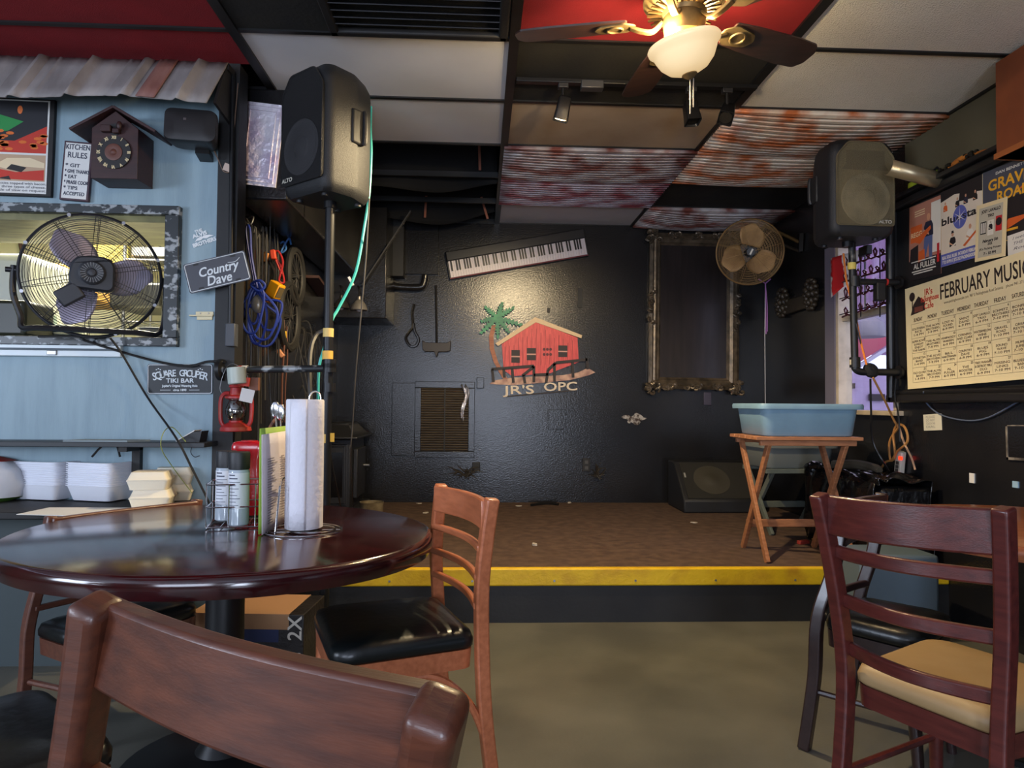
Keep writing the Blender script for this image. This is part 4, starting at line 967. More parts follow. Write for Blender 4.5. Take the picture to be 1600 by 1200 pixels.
tag(MB(TR(p)).box((0, 0, 0), (.04, .03, .06)).build('brown_block', flat((120, 78, 60))), 'small brown block behind the paper tag', 'block')
# electrical box and conduit on the corner post
t = thing('electrical_box', 'dark grey switch box with conduit on the black corner post', 'electrical box')
p, q = onY(351, 541, YK - .06), onY(367, 505, YK - .06)
MB().span((p.x, YK - .06, p.z), (q.x, YK - .012, q.z)).build('box', mat('dark_grey_box', (62, 66, 74), .5), t, bevel=.004)
c0, c1 = onY(360, 506, YK - .03), onY(366, 170, YK - .03)
MB().cyl((c0.x, YK - .03, q.z - .005), (c1.x - .01, YK - .03, ZC - .05), .012, seg=10).build('conduit', M['blackmetal'], t)
# cables hanging on the side wall
def hang(y, off, z0, z1, sway=.02, n=7):
    return [V((XL + off + random.uniform(-.01, .01) + sway * math.sin(k), y + random.uniform(-.02, .02), z0 + (z1 - z0) * k / n)) for k in range(n + 1)]
blu = mat('blue_rubber_cable', (30, 52, 140), .45)
t = thing('blue_cord_coil', 'looped blue extension cord hung on a hook next to the tilted plate', 'extension cord')
hk = onY(387, 352, 3.62)
b = MB()
for i in range(6):
    wx = [.06, .075, .05, .065, .04, .085][i]; px = [392, 410, 401, 420, 396, 412][i]; bt = [520, 530, 536, 515, 505, 540][i]
    lo = onY(px, bt, 3.62 + .015 * i); up = onY(400, 440 + 4 * i, 3.62 + .01 * i)
    b.tube(smoothpath([up, up + V((-wx * .7, 0, -.08)), lo + V((-wx, 0, .12)), lo + V((-wx * .4, -.01, .01)), lo + V((wx * .5, -.01, .01)), lo + V((wx, 0, .14)), up + V((wx * .6, 0, -.05))], 6, True), .0065, 6, True)
b.build('loops', blu, t)
MB().tube(smoothpath([onY(398, 445, 3.61), onY(390, 400, 3.61), onY(385, 365, 3.61), hk, onY(391, 362, 3.61), onY(393, 400, 3.61), onY(402, 450, 3.61)], 6), .0065, 6).build('top_loop', blu, t)
MB().tube(smoothpath([onY(384, 340, 3.64), onY(392, 350, 3.62), onY(396, 338, 3.64), (XL, 3.7, hk.z + .06)], 5), .004, 6).build('hook', M['steel'], t)
MB().tube(smoothpath([onY(392, 445, 3.6), onY(405, 438, 3.59), onY(414, 446, 3.6), onY(405, 455, 3.59)], 5, True), .0065, 6, True).build('wrap', blu, t)
def cable(label, pts, r=.006, m=None, grp='dark cables on the side wall', nm='cable', n=5):
    return tag(MB().tube(smoothpath(pts, n), r, 6).build(nm, m or M['cable']), label, 'cable', grp)
gry = mat('grey_rubber', (62, 60, 58), .5); brn = mat('brown_rubber', (96, 58, 46), .5)
same = 'dark cable hanging among the others on the black side wall behind the lantern'
for i in range(12):
    px = 372 + i * 5.6; y_ = 3.5 + i * .06
    a = onY(px, 372 + random.uniform(-20, 20), y_); z_ = onY(px + random.uniform(-4, 4), 650 + random.uniform(-30, 40), y_)
    m_ = a.lerp(z_, .5) + V((random.uniform(-.03, .03), 0, 0))
    if a.x < XL + .01: a.x = XL + .012
    if z_.x < XL + .01: z_.x = XL + .012
    if m_.x < XL + .01: m_.x = XL + .012
    cable(same, [(XL + .002, y_, a.z + .01), a, m_, z_], random.choice((.004, .005, .006)), random.choice((M['cable'], M['cable'], gry)))
same2 = 'thin dark cable in the tangle behind the speaker pole'
for i in range(14):
    px = 466 + i * 2.8; y_ = 4.6 + .05 * i
    a = onY(px + random.uniform(-6, 6), 505 + random.uniform(0, 20), y_); z_ = onY(px + random.uniform(-10, 14), 640 + random.uniform(-20, 30), y_)
    c_ = a.lerp(z_, .35) + V((random.uniform(-.06, .06), random.uniform(-.05, .05), 0)); e_ = a.lerp(z_, .7) + V((random.uniform(-.07, .07), 0, 0))
    cable(same2, [V((XL, y_, a.z + .02)), a, c_, e_, z_], random.choice((.003, .004)), random.choice((M['cable'], gry, gry)), 'tangled cables behind the pole')
cable('brown cable hanging straight with a yellow tape band, left of the tangle', [onY(443, 500, 4.2), onY(444, 540, 4.2), onY(441, 590, 4.2), onY(440, 660, 4.2)], .007, brn, None)
cable('second brown cable hanging straight beside the taped one', [onY(448, 510, 4.25), onY(449, 560, 4.25), onY(446, 600, 4.25), onY(445, 660, 4.25)], .005, brn, None)
p = onY(444, 528, 4.18)
tag(MB().cyl(p, p + V((0, 0, .04)), .014, seg=12).build('tape_band', mat('yellow_band', (220, 176, 50), .6)), 'yellow tape band on the brown cable', 'tape')
cable('thick grey hose arching down to the horizontal pipe beside the speaker pole', [onY(512, 516, 3.5), onY(496, 522, 3.5), onY(486, 545, 3.45), onY(484, 590, 3.4), onY(487, 650, 3.4)], .011, gry, None)
b = [onY(425, 400, 4.1), onY(434, 392, 4.1), onY(442, 410, 4.1), onY(436, 438, 4.1), onY(444, 440, 4.12), onY(438, 415, 4.12), onY(430, 404, 4.1), onY(440, 428, 4.1)]
cable('red cord bunched up above the yellow box', b, .006, mat('red_rubber', (170, 34, 34), .5), None)
for i, (px, py, lab) in enumerate(((415, 402, 'orange plug end hanging left of the red cord'), (427, 398, 'orange red plug end at the top of the red cord'), (438, 552, 'pale orange clip on the cables below the yellow box'))):
    p = onY(px, py, 4.2 if i == 2 else 4.0); tag(MB(TR(p, 0, 0, R(20 - 30 * i))).box((0, 0, 0), (.03, .03, .055)).build('plug', flat(((206, 130, 60), (206, 70, 40), (220, 150, 110))[i]), bevel=.006), lab, 'plug')
cable('thick black cord looping round the yellow box', [onY(410, 380, 4.0), onY(402, 420, 4.0), onY(412, 455, 3.98), onY(425, 448, 3.95), onY(428, 425, 4.0), onY(415, 400, 4.05)], .009, M['cable'], None)
p = onY(430, 453, 3.95)
t = thing('power_box', 'bright yellow cord power box hanging among the cables', 'power box', TR(p, R(-20), 0, R(28)))
MB().box((0, 0, 0), (.075, .06, .09)).build('box', mat('yellow_plastic', (232, 160, 20), .4), t, bevel=.008)
MB().box((.038, -.003, 0), (.006, .045, .06)).build('socket_plate', mat('grey_plastic', (96, 84, 60), .5), t)
MB().box((-.02, 0, -.06), (.04, .05, .05)).build('lower_box', mat('amber_plastic', (170, 110, 30), .5), t, bevel=.006)
p = onY(403, 475, 3.66)
tag(MB(TR(p)).sph((0, 0, 0), (.035, .03, .05)).build('cage_lamp', mat('dim_glass', (120, 116, 108), .2, coat=.5)), 'dusty caged bulb among the blue cord loops', 'lamp')
p = onY(434, 384, 4.3)
tag(MB().tube(smoothpath([p, p + V((.03, .02, .03)), p + V((.05, 0, -.02)), p + V((.02, 0, -.04)), p + V((.06, .02, .05)), p + V((.08, 0, .01))], 4), .006, 6).build('blue_cord_end', mat('sky_blue_rubber', (54, 104, 170), .5)), 'bright blue cord end tied high on the side wall', 'cord')
# spoked wheels on the side wall
for i, (px, py, r_, lab) in enumerate(((462, 432, .17, 'dark spoked wheel mounted high on the side wall behind the cables'), (452, 495, .2, 'dark spoked wheel mounted lower on the side wall behind the yellow box'))):
    p = onX(px, py, XL + .06)
    t = thing('spoked_wheel', lab, 'wheel', MX.Translation(p) @ MX.Rotation(R(90), 4, 'Y'), 'wheels on the side wall')
    MB().tube([(r_ * math.cos(a), r_ * math.sin(a), 0) for a in [2 * PI * k / 40 for k in range(40)]], .022, 8, True).build('tyre', mat('dusty_tyre', (36, 35, 34), .7), t)
    MB().tube([(r_ * .86 * math.cos(a), r_ * .86 * math.sin(a), 0) for a in [2 * PI * k / 40 for k in range(40)]], .008, 6, True).build('rim', gry, t)
    b = MB()
    for k in range(14): b.cyl((0, 0, .01), (r_ * .86 * math.cos(2 * PI * k / 14), r_ * .86 * math.sin(2 * PI * k / 14), 0), .002, seg=5)
    b.build('spokes', gry, t); MB().cyl((0, 0, -.055), (0, 0, .02), .018, seg=12).build('hub', gry, t)
a, b_ = onX(487, 432, XL + .05), onX(509, 462, XL + .05)
tag(MB().bar([a, b_], .1, .02, (1, 0, 0)).build('wooden_board', mat('dusty_brown_board', (74, 50, 46), .7)), 'short reddish brown board on the side wall left of the speaker pole', 'board')
tag(MB().span((XL, 5.0, onX(485, 405, XL).z - .02), (XL + .16, 5.45, onX(485, 395, XL).z + .1)).build('black_case', M['blackwall'], bevel=.02), 'black rounded case fixed high on the side wall under the duct', 'case')
# bell lamps
for i, (px, py, y_, m_, lab) in enumerate(((561, 485, 5.0, mat('pewter_metal', (140, 136, 132), .4, .6), 'pewter bell shaped lamp shade hanging in the dark corner'), (533, 482, 5.3, mat('dark_pewter', (62, 60, 58), .45, .5), 'darker bell shaped lamp shade hanging behind the speaker pole'))):
    p = onY(px, py, y_)
    t = thing('bell_lamp', lab, 'lamp', TR(p), 'bell lamps in the corner')
    MB().lathe([(.06, 0), (.062, .005), (.05, .04), (.028, .068), (.014, .078), (.012, .1)], 24).build('shade', m_, t)
    MB().tube(smoothpath([(0, 0, .09), (0, 0, .16), (-.02, .06, .18), (-.04, .3, .17)], 5) + [V((-.06, 5.56 - y_ if 5.56 > y_ else .26, .17))], .007, 6).build('arm', M['blackmetal'], t)
    MB().sph((0, 0, .012), (.022, .022, .026)).build('bulb', flat((190, 180, 176)), t)
cable('turquoise cord hanging beside the loudspeaker and swinging behind the pole', [V((onY(579, 205, 3.7).x, 3.7, ZC - .01)), onY(579, 205, 3.7), onY(580, 240, 3.7), onY(577, 300, 3.7), onY(570, 350, 3.7), onY(556, 425, 3.65), onY(530, 480, 3.6), onY(519, 500, 3.55), onY(506, 545, 3.5), onY(498, 580, 3.5), onY(497, 660, 3.5)], .008, mat('turquoise_rubber', (70, 190, 186), .4), None, 'turquoise_cord')
cable('long thin grey cord hanging from the loudspeaker down to the stage', [onY(577, 310, 3.6), onY(572, 400, 3.7), onY(565, 480, 3.8), onY(556, 580, 4.0), onY(551, 660, 4.2), onY(548, 716, 4.4), onZ(552, 800, ZS + .005)], .0045, mat('grey_cord', (104, 100, 96), .5), None, 'grey_cord')
cable('black cord running down past the iron stove to the stage', [onY(510, 660, 4.0), onY(518, 720, 4.1), onY(530, 780, 4.3), onZ(536, 812, ZS + .005)], .005, None, None)
p = onY(549, 440, 3.65)
tag(MB(TR(p, 0, 0, R(-28))).box((0, -.01, 0), (.012, .012, .05)).build('white_clip', M['white']), 'white clip on the turquoise cord', 'clip')
a, b_ = onY(642, 330, 5.5), onY(566, 446, 5.5)
tag(MB().bar([a, b_], .04, .01, (0, 1, 0)).build('metal_strut', mat('dull_strut', (60, 58, 58), .5, .4)), 'grey diagonal strut from the bulkhead up to the ceiling bay', 'strut')
# black iron stove
sy0, sy1 = 5.35, 5.95; sx0 = XL + .02; sx1 = onY(548, 720, sy0).x; zt = onY(540, 662, sy0).z
iron = mat('black_cast_iron', (44, 45, 50), .45, .3, bump=.2)
t = thing('iron_stove', 'black cast iron stove with panelled front on the stage behind the pole', 'stove')
MB().span((sx0, sy0, ZS + .05), (sx1, sy1, zt - .12)).build('body', iron, t, bevel=.008)
b = MB(); cx_, cy_ = (sx0 + sx1) / 2, (sy0 + sy1) / 2; hx, hy = (sx1 - sx0) / 2, (sy1 - sy0) / 2
def rc(k, e, z): return [(max(cx_ + s1 * (hx * k + e), XL + .002), cy_ + s2 * (hy * k + e), z) for s1, s2 in ((-1, -1), (1, -1), (1, 1), (-1, 1))]
b.rings([rc(1, .03, zt - .12), rc(1, .06, zt - .115), rc(1, .06, zt - .1), rc(1, .02, zt - .085), rc(.8, 0, zt - .03), rc(.7, 0, zt - .01), rc(.72, 0, zt)])
b.build('top', iron, t, bevel=.004)
MB().span((sx0 - .01, sy0 - .05, ZS), (sx1 + .06, sy1, ZS + .05)).build('base', iron, t, bevel=.008)
b = MB(); w_ = sx1 - sx0
for q, d_ in ((.03, .008), (.045, .016)):
    b.tube([(sx0 + q, sy0 - d_ * .3, ZS + .05 + q), (sx1 - q, sy0 - d_ * .3, ZS + .05 + q), (sx1 - q, sy0 - d_ * .3, zt - .13 - q), (sx0 + q, sy0 - d_ * .3, zt - .13 - q)], .006, 4, True)
b.build('front_moulding', iron, t)
MB().span((sx0 + .06, sy0 - .004, ZS + .14), (sx1 - .06, sy0 + .01, zt - .22)).build('window', mat('stove_glass', (20, 20, 24), .08), t)
MB().span((sx1, sy0 + .1, ZS + .12), (sx1 + .035, sy1 - .12, zt - .2)).build('side_door', iron, t, bevel=.006)
MB().cyl((sx1 + .03, sy1 - .2, (ZS + zt) / 2), (sx1 + .08, sy1 - .2, (ZS + zt) / 2), .012, seg=10).build('door_knob', M['steel'], t)
p = onZ(580, 818, ZS)
p = V(onY(581, 785, 4.95)); p.z = ZS
zj = onY(581, 784, 4.95).z - ZS
tag(MB(TR(p)).lathe([(.07, 0), (.078, .005), (.082, zj * .9), (.086, zj), (.08, zj), (.072, .01), (0, .01)], 28).build('glass_jar', mat('cloudy_jar', (128, 116, 92), .2, c2=(96, 84, 64), scale=20)), 'wide cloudy jar standing on the stage beside the iron stove', 'jar')
# ================================================================== BACK WALL
def wb(px, py): return onY(px, py, YB)
class LW:
    """thing lying on a wall: pixel points become its local x, y"""
    def __init__(s, name, label, cat, P, o, n=NB, group=None):
        s.o = P(*o); s.P = P
        s.u = V((1, 0, 0)) if n is NB else V((0, -1, 0))
        s.t = thing(name, label, cat, axes(s.o, s.u, V((0, 0, 1)), n), group)
    def __call__(s, *pts):
        r = []
        for p in pts:
            q = s.P(*p) - s.o; r.append((q.dot(s.u), q.z))
        return r if len(r) > 1 else r[0]
# keyboard mounted on the wall
mw, w, h = sheet(lambda a, b: onY(a, b, YB - .02), (695, 395), (912, 358), (703, 438), NB)
t = thing('keyboard', 'electric piano keyboard fixed slanting on the back wall above the house sign', 'keyboard', mw)
MB().span((0, 0, -.02), (w, h, .02)).build('body', mat('keyboard_black', (24, 24, 27), .35), t, bevel=.004)
MB().span((.005, h * .64, .018), (w - .005, h * .99, .05)).build('top_housing', mat('keyboard_housing', (30, 30, 33), .3), t, bevel=.008)
MB().span((.006, h * .02, .018), (w - .006, h * .055, .03)).build('front_rail', mat('red_felt', (110, 28, 44), .6), t)
iv = mat('ivory_key', (222, 212, 216), .35); eb = mat('ebony_key', (18, 17, 20), .3)
kw = (w - .03) / 52; x0 = .015; kh0, kh1 = h * .06, h * .64
wm = bm_ = None
for i in range(52):
    if wm is None:
        o = MB().span((-kw * .47, kh0, .02), (kw * .47, kh1, .034)).build('white_key', iv, t); wm = o
    else: o = wm.copy(); COL.objects.link(o)
    o.location = (x0 + kw * (i + .5), 0, 0)
for i in range(51):
    if (i + 5) % 7 in (2, 6): continue
    if bm_ is None:
        o = MB().span((-kw * .3, h * .28, .03), (kw * .3, h * .645, .046)).build('black_key', eb, t); bm_ = o
    else: o = bm_.copy(); COL.objects.link(o)
    o.location = (x0 + kw * (i + 1), 0, 0)
# the beach house sign
s_ = LW('house_sign', 'cut-out sign of a red beach house and palm tree on the back wall', 'sign', lambda a, b: onY(a, b, YB - .01), (840, 560))
t = s_.t
coral = mat('coral_red_paint', (222, 78, 78), .5, c2=(196, 58, 64), scale=18, st=(6, .6, 1)); tan = mat('tan_roof_paint', (214, 186, 148), .5)
MB().prism(s_((784, 538), (837, 503), (902, 528), (904, 566), (860, 583), (800, 588), (787, 578)), 0, .012).build('house_wall', coral, t)
b = MB()
for i in range(16):
    x = 789 + i * 7; yt = (538 - (x - 784) * .66 if x < 837 else 503 + (x - 837) * .385) + 5
    (xa, ya), (xb, yb) = s_((x, yt + 2), (x, 574 - (x - 790) * .06)); b.rect(xa - .0022, yb, xa + .0022, ya - (i % 3) * .02, .0126)
b.build('plank_lines', flat((150, 44, 52)), t)
MB().prism(s_((774, 537), (836, 496), (909, 524), (908, 529), (837, 504), (778, 541)), -.002, .02).build('roof', tan, t)
for n, (xa, ya, xb, yb) in enumerate(((799, 547, 812, 567), (823, 544, 837, 563), (872, 540, 886, 558))):
    (a, c_), (d, e) = s_((xa, ya), (xb, yb)); wd = MB().span((a, e, .012), (d, c_, .016)).build('window', flat((40, 28, 34)), t)
    MB().span((a, (c_ + e) / 2 - .008, .016), (d, (c_ + e) / 2 + .004, .019)).build('sash', flat((200, 150, 140)), wd)
b = MB()
for i in range(3):
    for j in range(2): b.prism(circ(.013, 10, s_((850 + i * 5, 546 + j * 8))), .012, .015)
b.build('flower_window', flat((90, 30, 44)), t)
tk_ = [(772, 508), (767, 525), (768, 545), (774, 565), (783, 582), (789, 592)]
L_ = s_(*[(x - 3, y) for x, y in tk_]); R_ = s_(*[(x + 4, y) for x, y in tk_])
MB().prism(L_ + R_[::-1], .004, .018).build('palm_trunk', mat('palm_trunk_paint', (178, 118, 90), .6, c2=(150, 92, 70), scale=8, st=(1, 6, 1)), t)
gr = mat('palm_green_paint', (52, 150, 104), .5, c2=(34, 112, 84), scale=14)
c_ = V((777, 498, 0))
for (tx, ty) in ((750, 501), (749, 521), (757, 477), (786, 473), (804, 478), (817, 507), (797, 520), (778, 531)):
    T_ = V((tx, ty, 0)); dv = T_ - c_; nv = V((-dv.y, dv.x, 0)).normalized(); up, dn = [], []
    for k in range(1, 7):
        u = k / 7; wd_ = 4.6 * math.sin(PI * min(1, u * .9 + .1)) + 1; sag_ = V((0, 6 * u * u if abs(dv.x) > 12 else 0, 0)) - V((0, 3 * u, 0))
        up += [c_ + dv * (u - .06) + nv * wd_ * .3 + sag_, c_ + dv * (u + .05) + nv * wd_ + sag_]; dn += [c_ + dv * (u - .06) - nv * wd_ * .3 + sag_, c_ + dv * (u + .05) - nv * wd_ + sag_]
    pts = [c_] + up + [T_] + dn[::-1]
    MB().prism(s_(*[(q.x, q.y) for q in pts]), .014, .02 + random.uniform(0, .003)).build('palm_frond', gr, t)
MB().prism(circ(.035, 14, s_((777, 497))), .014, .025).build('palm_crown', gr, t)
MB().prism(s_((765, 600), (770, 595), (800, 590), (846, 588), (880, 586), (903, 582), (918, 575), (930, 582), (918, 587), (890, 594), (850, 598), (800, 602)), .004, .014).build('sand', mat('sand_paint', (206, 170, 150), .6, c2=(150, 110, 104), scale=18), t)
dk = flat((34, 26, 30))
b = MB()
def stick(p, q, w_):
    P_, Q_ = V(s_(p) + (0,)), V(s_(q) + (0,)); n_ = (Q_ - P_).cross(V((0, 0, 1))).normalized() * w_
    b.prism([tuple((P_ + n_).xy), tuple((Q_ + n_).xy), tuple((Q_ - n_).xy), tuple((P_ - n_).xy)][::-1], .014, .024)
for p, q in (((768, 577), (834, 572)), ((769, 577), (771, 597)), ((787, 577), (788, 590)), ((800, 576), (802, 598)), ((834, 572), (834, 597)), ((816, 587), (834, 573)), ((818, 586), (820, 599)), ((853, 598), (856, 578)), ((856, 578), (868, 567)), ((868, 567), (917, 562)), ((866, 568), (866, 596)), ((894, 566), (895, 590)), ((916, 560), (918, 577)), ((834, 586), (856, 585))): stick(p, q, .012)
b.build('railing', dk, t)
b = MB(); x_, y_ = s_((788, 616))
for z_, dx_ in ((.006, 0),):
    b.text("JR'S", .105, x_, y_, z_ + .006, 'LEFT', bold=.002, rot=R(2), ext=.005, fit=.27)
x2, y2 = s_((849, 611)); b.text('OPC', .105, x2, y2, .012, 'LEFT', bold=.002, rot=R(2), ext=.005, fit=.29)
b.build('lettering', flat((222, 206, 186)), t)
b = MB(); b.bar([V(s_((786, 620)) + (.004,)), V(s_((900, 610)) + (.004,))], .008, .012, (0, 0, 1)); b.build('base_rail', dk, t)
# return grille with blank panel
def slab(nm, label, cat, px0, py0, px1, py1, d, m, bev=.004, parent=None, y0=None):
    a, c2_ = onY(px0, py0, YB), onY(px1, py1, YB)
    o = MB().span((a.x, YB - d, c2_.z), (c2_.x, YB - (y0 or 0), a.z)).build(nm, m, parent, bevel=bev)
    return tag(o, label, cat) if label else o
t = thing('return_grille', 'large black return air grille low on the back wall left of the house sign', 'grille')
a, c_ = onY(649, 596, YB), onY(741, 715, YB)
b = MB(); f = .055
b.span((a.x, YB - .03, c_.z), (c_.x, YB, c_.z + f)).span((a.x, YB - .03, a.z - f), (c_.x, YB, a.z)).span((a.x, YB - .03, c_.z + f), (a.x + f, YB, a.z - f)).span((c_.x - f, YB - .03, c_.z + f), (c_.x, YB, a.z - f))
b.build('frame', M['blackwall'], t, bevel=.004)
MB().span((a.x + f, YB - .006, c_.z + f), (c_.x - f, YB, a.z - f)).build('backing', flat((34, 26, 18)), t)
nl = 26
lm = mat('dusty_louvre', (74, 62, 50), .5, c2=(104, 90, 70), scale=12, st=(1, 1, 8))
b = MB()
for i in range(nl):
    z = c_.z + f + (a.z - c_.z - 2 * f) * (i + .5) / nl
    b.box(((a.x + c_.x) / 2, YB - .014, z), (c_.x - a.x - 2 * f, .018, .004), MX.Rotation(R(-40), 3, 'X'))
b.build('louvres', lm, t)
MB().span(((a.x + c_.x) / 2 - .006, YB - .026, c_.z + f), ((a.x + c_.x) / 2 + .006, YB - .01, a.z - f)).build('mullion', M['blackmatte'], t)
slab('blank_panel', 'flat black panel fixed beside the return grille', 'panel', 613, 598, 648, 712, .02, M['blackwall'])
p = onY(724, 603, YB - .035)
tag(SH().surf(lambda u, v: (p.x + .05 * (u - .5) * (1 - .6 * v) + .05 * math.sin(5 * v) * (1 - v), p.y - .006 * math.sin(7 * u + 9 * v) - .004, p.z - .3 * v + .02 * math.sin(9 * u)), 6, 16).build('torn_foil', mat('torn_foil', (190, 186, 190), .3, .8, bump=.6), solid=.001), 'torn strip of silver foil hanging on the return grille', 'foil')
b = slab('outlet', 'black outlet with sockets on the back wall at the stage', 'outlet', 910, 716, 922, 737, .012, M['blackmatte'])
o2 = b
for zz_ in (722, 731):
    p = onY(916, zz_, YB); MB().box((p.x, YB - .014, p.z), (.03, .006, .028)).build('socket', mat('outlet_grey', (70, 68, 66), .5), o2)
slab('outlet', 'black outlet box under the return grille corner', 'outlet', 738, 722, 750, 736, .012, M['blackmatte'])
slab('wall_box', 'small dark box on the back wall at the top corner of the return grille', 'box', 745, 590, 756, 607, .05, M['blackwall'])
slab('cover_plate', 'square black cover plate painted over on the back wall below the house sign', 'plate', 856, 640, 884, 671, .006, M['blackwall'])
slab('cover_plate', 'small grey plate on the back wall under the ornate frame', 'plate', 1099, 613, 1111, 633, .012, mat('dark_lavender_plate', (70, 66, 84), .4))
slab('painted_panel', 'flat black panel high on the back wall left of the keyboard', 'panel', 634, 342, 685, 430, .03, M['blackwall'])
slab('black_upright', 'thick black upright fixed on the back wall beside the strut', 'post', 612, 322, 633, 436, .14, M['blackmatte'])
a = [onY(x, y, YB - .06) for x, y in ((611, 434), (612, 444), (622, 448), (655, 449), (662, 444), (665, 430))]
tag(MB().tube(smoothpath(a, 4), .03, 10).build('bent_conduit', M['blackwall']), 'thick black conduit bending under the upright and panel', 'conduit')
t = thing('bat_bracket', 'dark bat shaped bracket on the back wall between palm and grille', 'bracket')
p = onY(682, 541, YB - .03)
MB(axes(p, V((1, 0, 0)), V((0, 0, 1)), NB)).prism([(-.125, .05), (-.09, .03), (.09, .03), (.125, .05), (.12, -.04), (.09, -.05), (.02, -.05), (0, -.1), (-.02, -.05), (-.1, -.05), (-.12, -.03)], -.03, .02).build('plate', mat('dark_bronze', (34, 26, 24), .5), t, bevel=.004)
q = onY(681, 446, YB - .012); MB().cyl((p.x, YB - .012, p.z + .03), (q.x, YB - .012, q.z), .01, seg=8).build('conduit', M['blackwall'], t)
a = [onY(x, y, YB - .02) for x, y in ((647, 475), (644, 490), (645, 510), (640, 518), (634, 528), (640, 540), (650, 540), (654, 530), (648, 518), (646, 505))]
tag(MB().tube(smoothpath(a, 4), .012, 6).build('wire_hook', M['blackwall']), 'black looped wire hook flat on the back wall above the grille', 'hook')
p = onY(991, 655, YB - .004)
b = MB(axes(p, V((1, 0, 0)), V((0, 0, 1)), NB)); pp = [(.085 * (1 + .35 * math.sin(3 * a) + .2 * math.sin(7 * a + 1)) * math.cos(a), .042 * (1 + .4 * math.cos(5 * a)) * math.sin(a)) for a in [2 * PI * k / 30 for k in range(30)]]
o = b.prism(pp, 0, .008).build('wall_hole', mat('torn_plaster', (176, 172, 170), .8, c2=(60, 44, 38), scale=22, lo=.45, hi=.55)); tag(o, 'pale broken patch in the black paint right of the house sign', 'patch')
for i, (px, py, sx, sz, lab) in enumerate(((857, 485, .012, .02, 'flat dark hook bar on the warmly lit part of the wall'), (906, 466, .02, .085, 'narrow dark slot plate on the wall right of the warm glow'))):
    p = onY(px, py, YB); tag(MB().box((p.x, YB - .008, p.z), (sx * 2, .016, sz * 2)).build('wall_bracket', M['blackmatte']), lab, 'bracket')
# ornate empty frame
of = mat('ornate_dark_frame', (70, 62, 52), .34, .35, c2=(112, 98, 82), scale=14, bump=.3, bscale=30)
pa, pb_, pc_ = onY(1010, 360, YB - .05), onY(1160, 366, YB - .05), onY(1018, 610, YB - .05)
mw, w, h = sheet(lambda a, b: onY(a, b, YB - .012), (1011, 361), (1157, 365), (1014, 611), NB)
t = thing('ornate_frame', 'large ornate dark picture frame with a blank black panel on the back wall', 'picture frame', mw)
def fr_ring(q, z): return [(q, q, z), (w - q, q, z), (w - q, h - q, z), (q, h - q, z)]
b = MB(); b.rings([fr_ring(.02, 0), fr_ring(.02, .035), fr_ring(.045, .05), fr_ring(.06, .03), fr_ring(.075, .034), fr_ring(.1, .02), fr_ring(.108, .026), fr_ring(.125, .01), fr_ring(.125, 0)], False)
b.build('moulding', of, t, ang=20)
MB().span((.11, .11, 0), (w - .11, h - .11, .008)).build('panel', mat('blank_black_panel', (40, 36, 36), .22, c2=(48, 42, 42), scale=4, st=(6, .5, 1)), t)
def scroll(cx_, cy_, s1, n, sp):
    b = MB()
    for i in range(n):
        a = random.uniform(0, 2 * PI); x, y = cx_ + random.uniform(-sp[0], sp[0]), cy_ + random.uniform(-sp[1], sp[1])
        b.tube(smoothpath([(x + s1 * .5 * math.cos(a + q * .9) * (1 - q * .14), y + s1 * .5 * math.sin(a + q * .9) * (1 - q * .14), .045 + .012 * math.sin(q)) for q in range(6)], 3), [.012 - .0004 * k for k in range(16)], 6)
        b.sph((x, y, .05), (s1 * .22, s1 * .16, .02), 8, 6)
    return b
for cx_, cy_ in ((.045, .045), (w - .045, .045), (.045, h - .045), (w - .045, h - .045)): scroll(cx_, cy_, .055, 13, (.055, .055)).build('corner_scroll', of, t)
for cx_, cy_, sp in ((w / 2, .045, (.07, .02)), (w / 2, h - .045, (.07, .02)), (.04, h * .5, (.015, .17)), (w - .04, h * .5, (.015, .17)), (w * .25, .045, (.05, .015)), (w * .75, .045, (.05, .015)), (w * .27, h - .045, (.05, .015)), (w * .75, h - .045, (.05, .015))): scroll(cx_, cy_, .045, 10, sp).build('side_scroll', of, t)
# floor monitor in the corner
t = thing('floor_monitor', 'black wedge floor monitor speaker lying on the stage under the ornate frame', 'loudspeaker', None)
x0_, x1_ = onY(1066, 750, 5.55).x, onY(1190, 750, 5.55).x
zt_m = onY(1100, 720, 5.85).z
MB(MX(((0, 0, 1, 0), (1, 0, 0, 0), (0, 1, 0, 0), (0, 0, 0, 1)))).prism([(5.5, ZS), (5.98, ZS), (5.98, zt_m), (5.8, zt_m), (5.5, ZS + .1)], x0_, x1_).build('cabinet', M['lc'], t, bevel=.012)
n_ = V((0, zt_m - ZS - .1, -.3)).normalized(); n_ = V((0, -(zt_m - ZS - .1), .3)).normalized(); v_ = V((0, .3, zt_m - ZS - .1)).normalized()
mwm = axes(V((x0_, 5.5, ZS + .1)), V((1, 0, 0)), v_, n_)
ll = V((0, .3, zt_m - ZS - .1)).length
MB(mwm).span((.04, .02, -.003), (x1_ - x0_ - .04, ll - .02, .006)).build('grille', mat('monitor_grille', (40, 38, 32), .6, bump=.8, bscale=300), t)
MB(mwm @ MX.Translation(((x1_ - x0_) * .42, ll * .5, .006))).lathe([(.15, 0), (.15, .004), (.13, .006), (.06, .002), (.05, .008), (.001, .01)], 32).build('woofer', mat('dusty_cone', (58, 54, 44), .7), t)
MB(mwm).box((.06, ll * .62, .008), (.014, .05, .003)).build('badge', flat((150, 148, 140)), t)
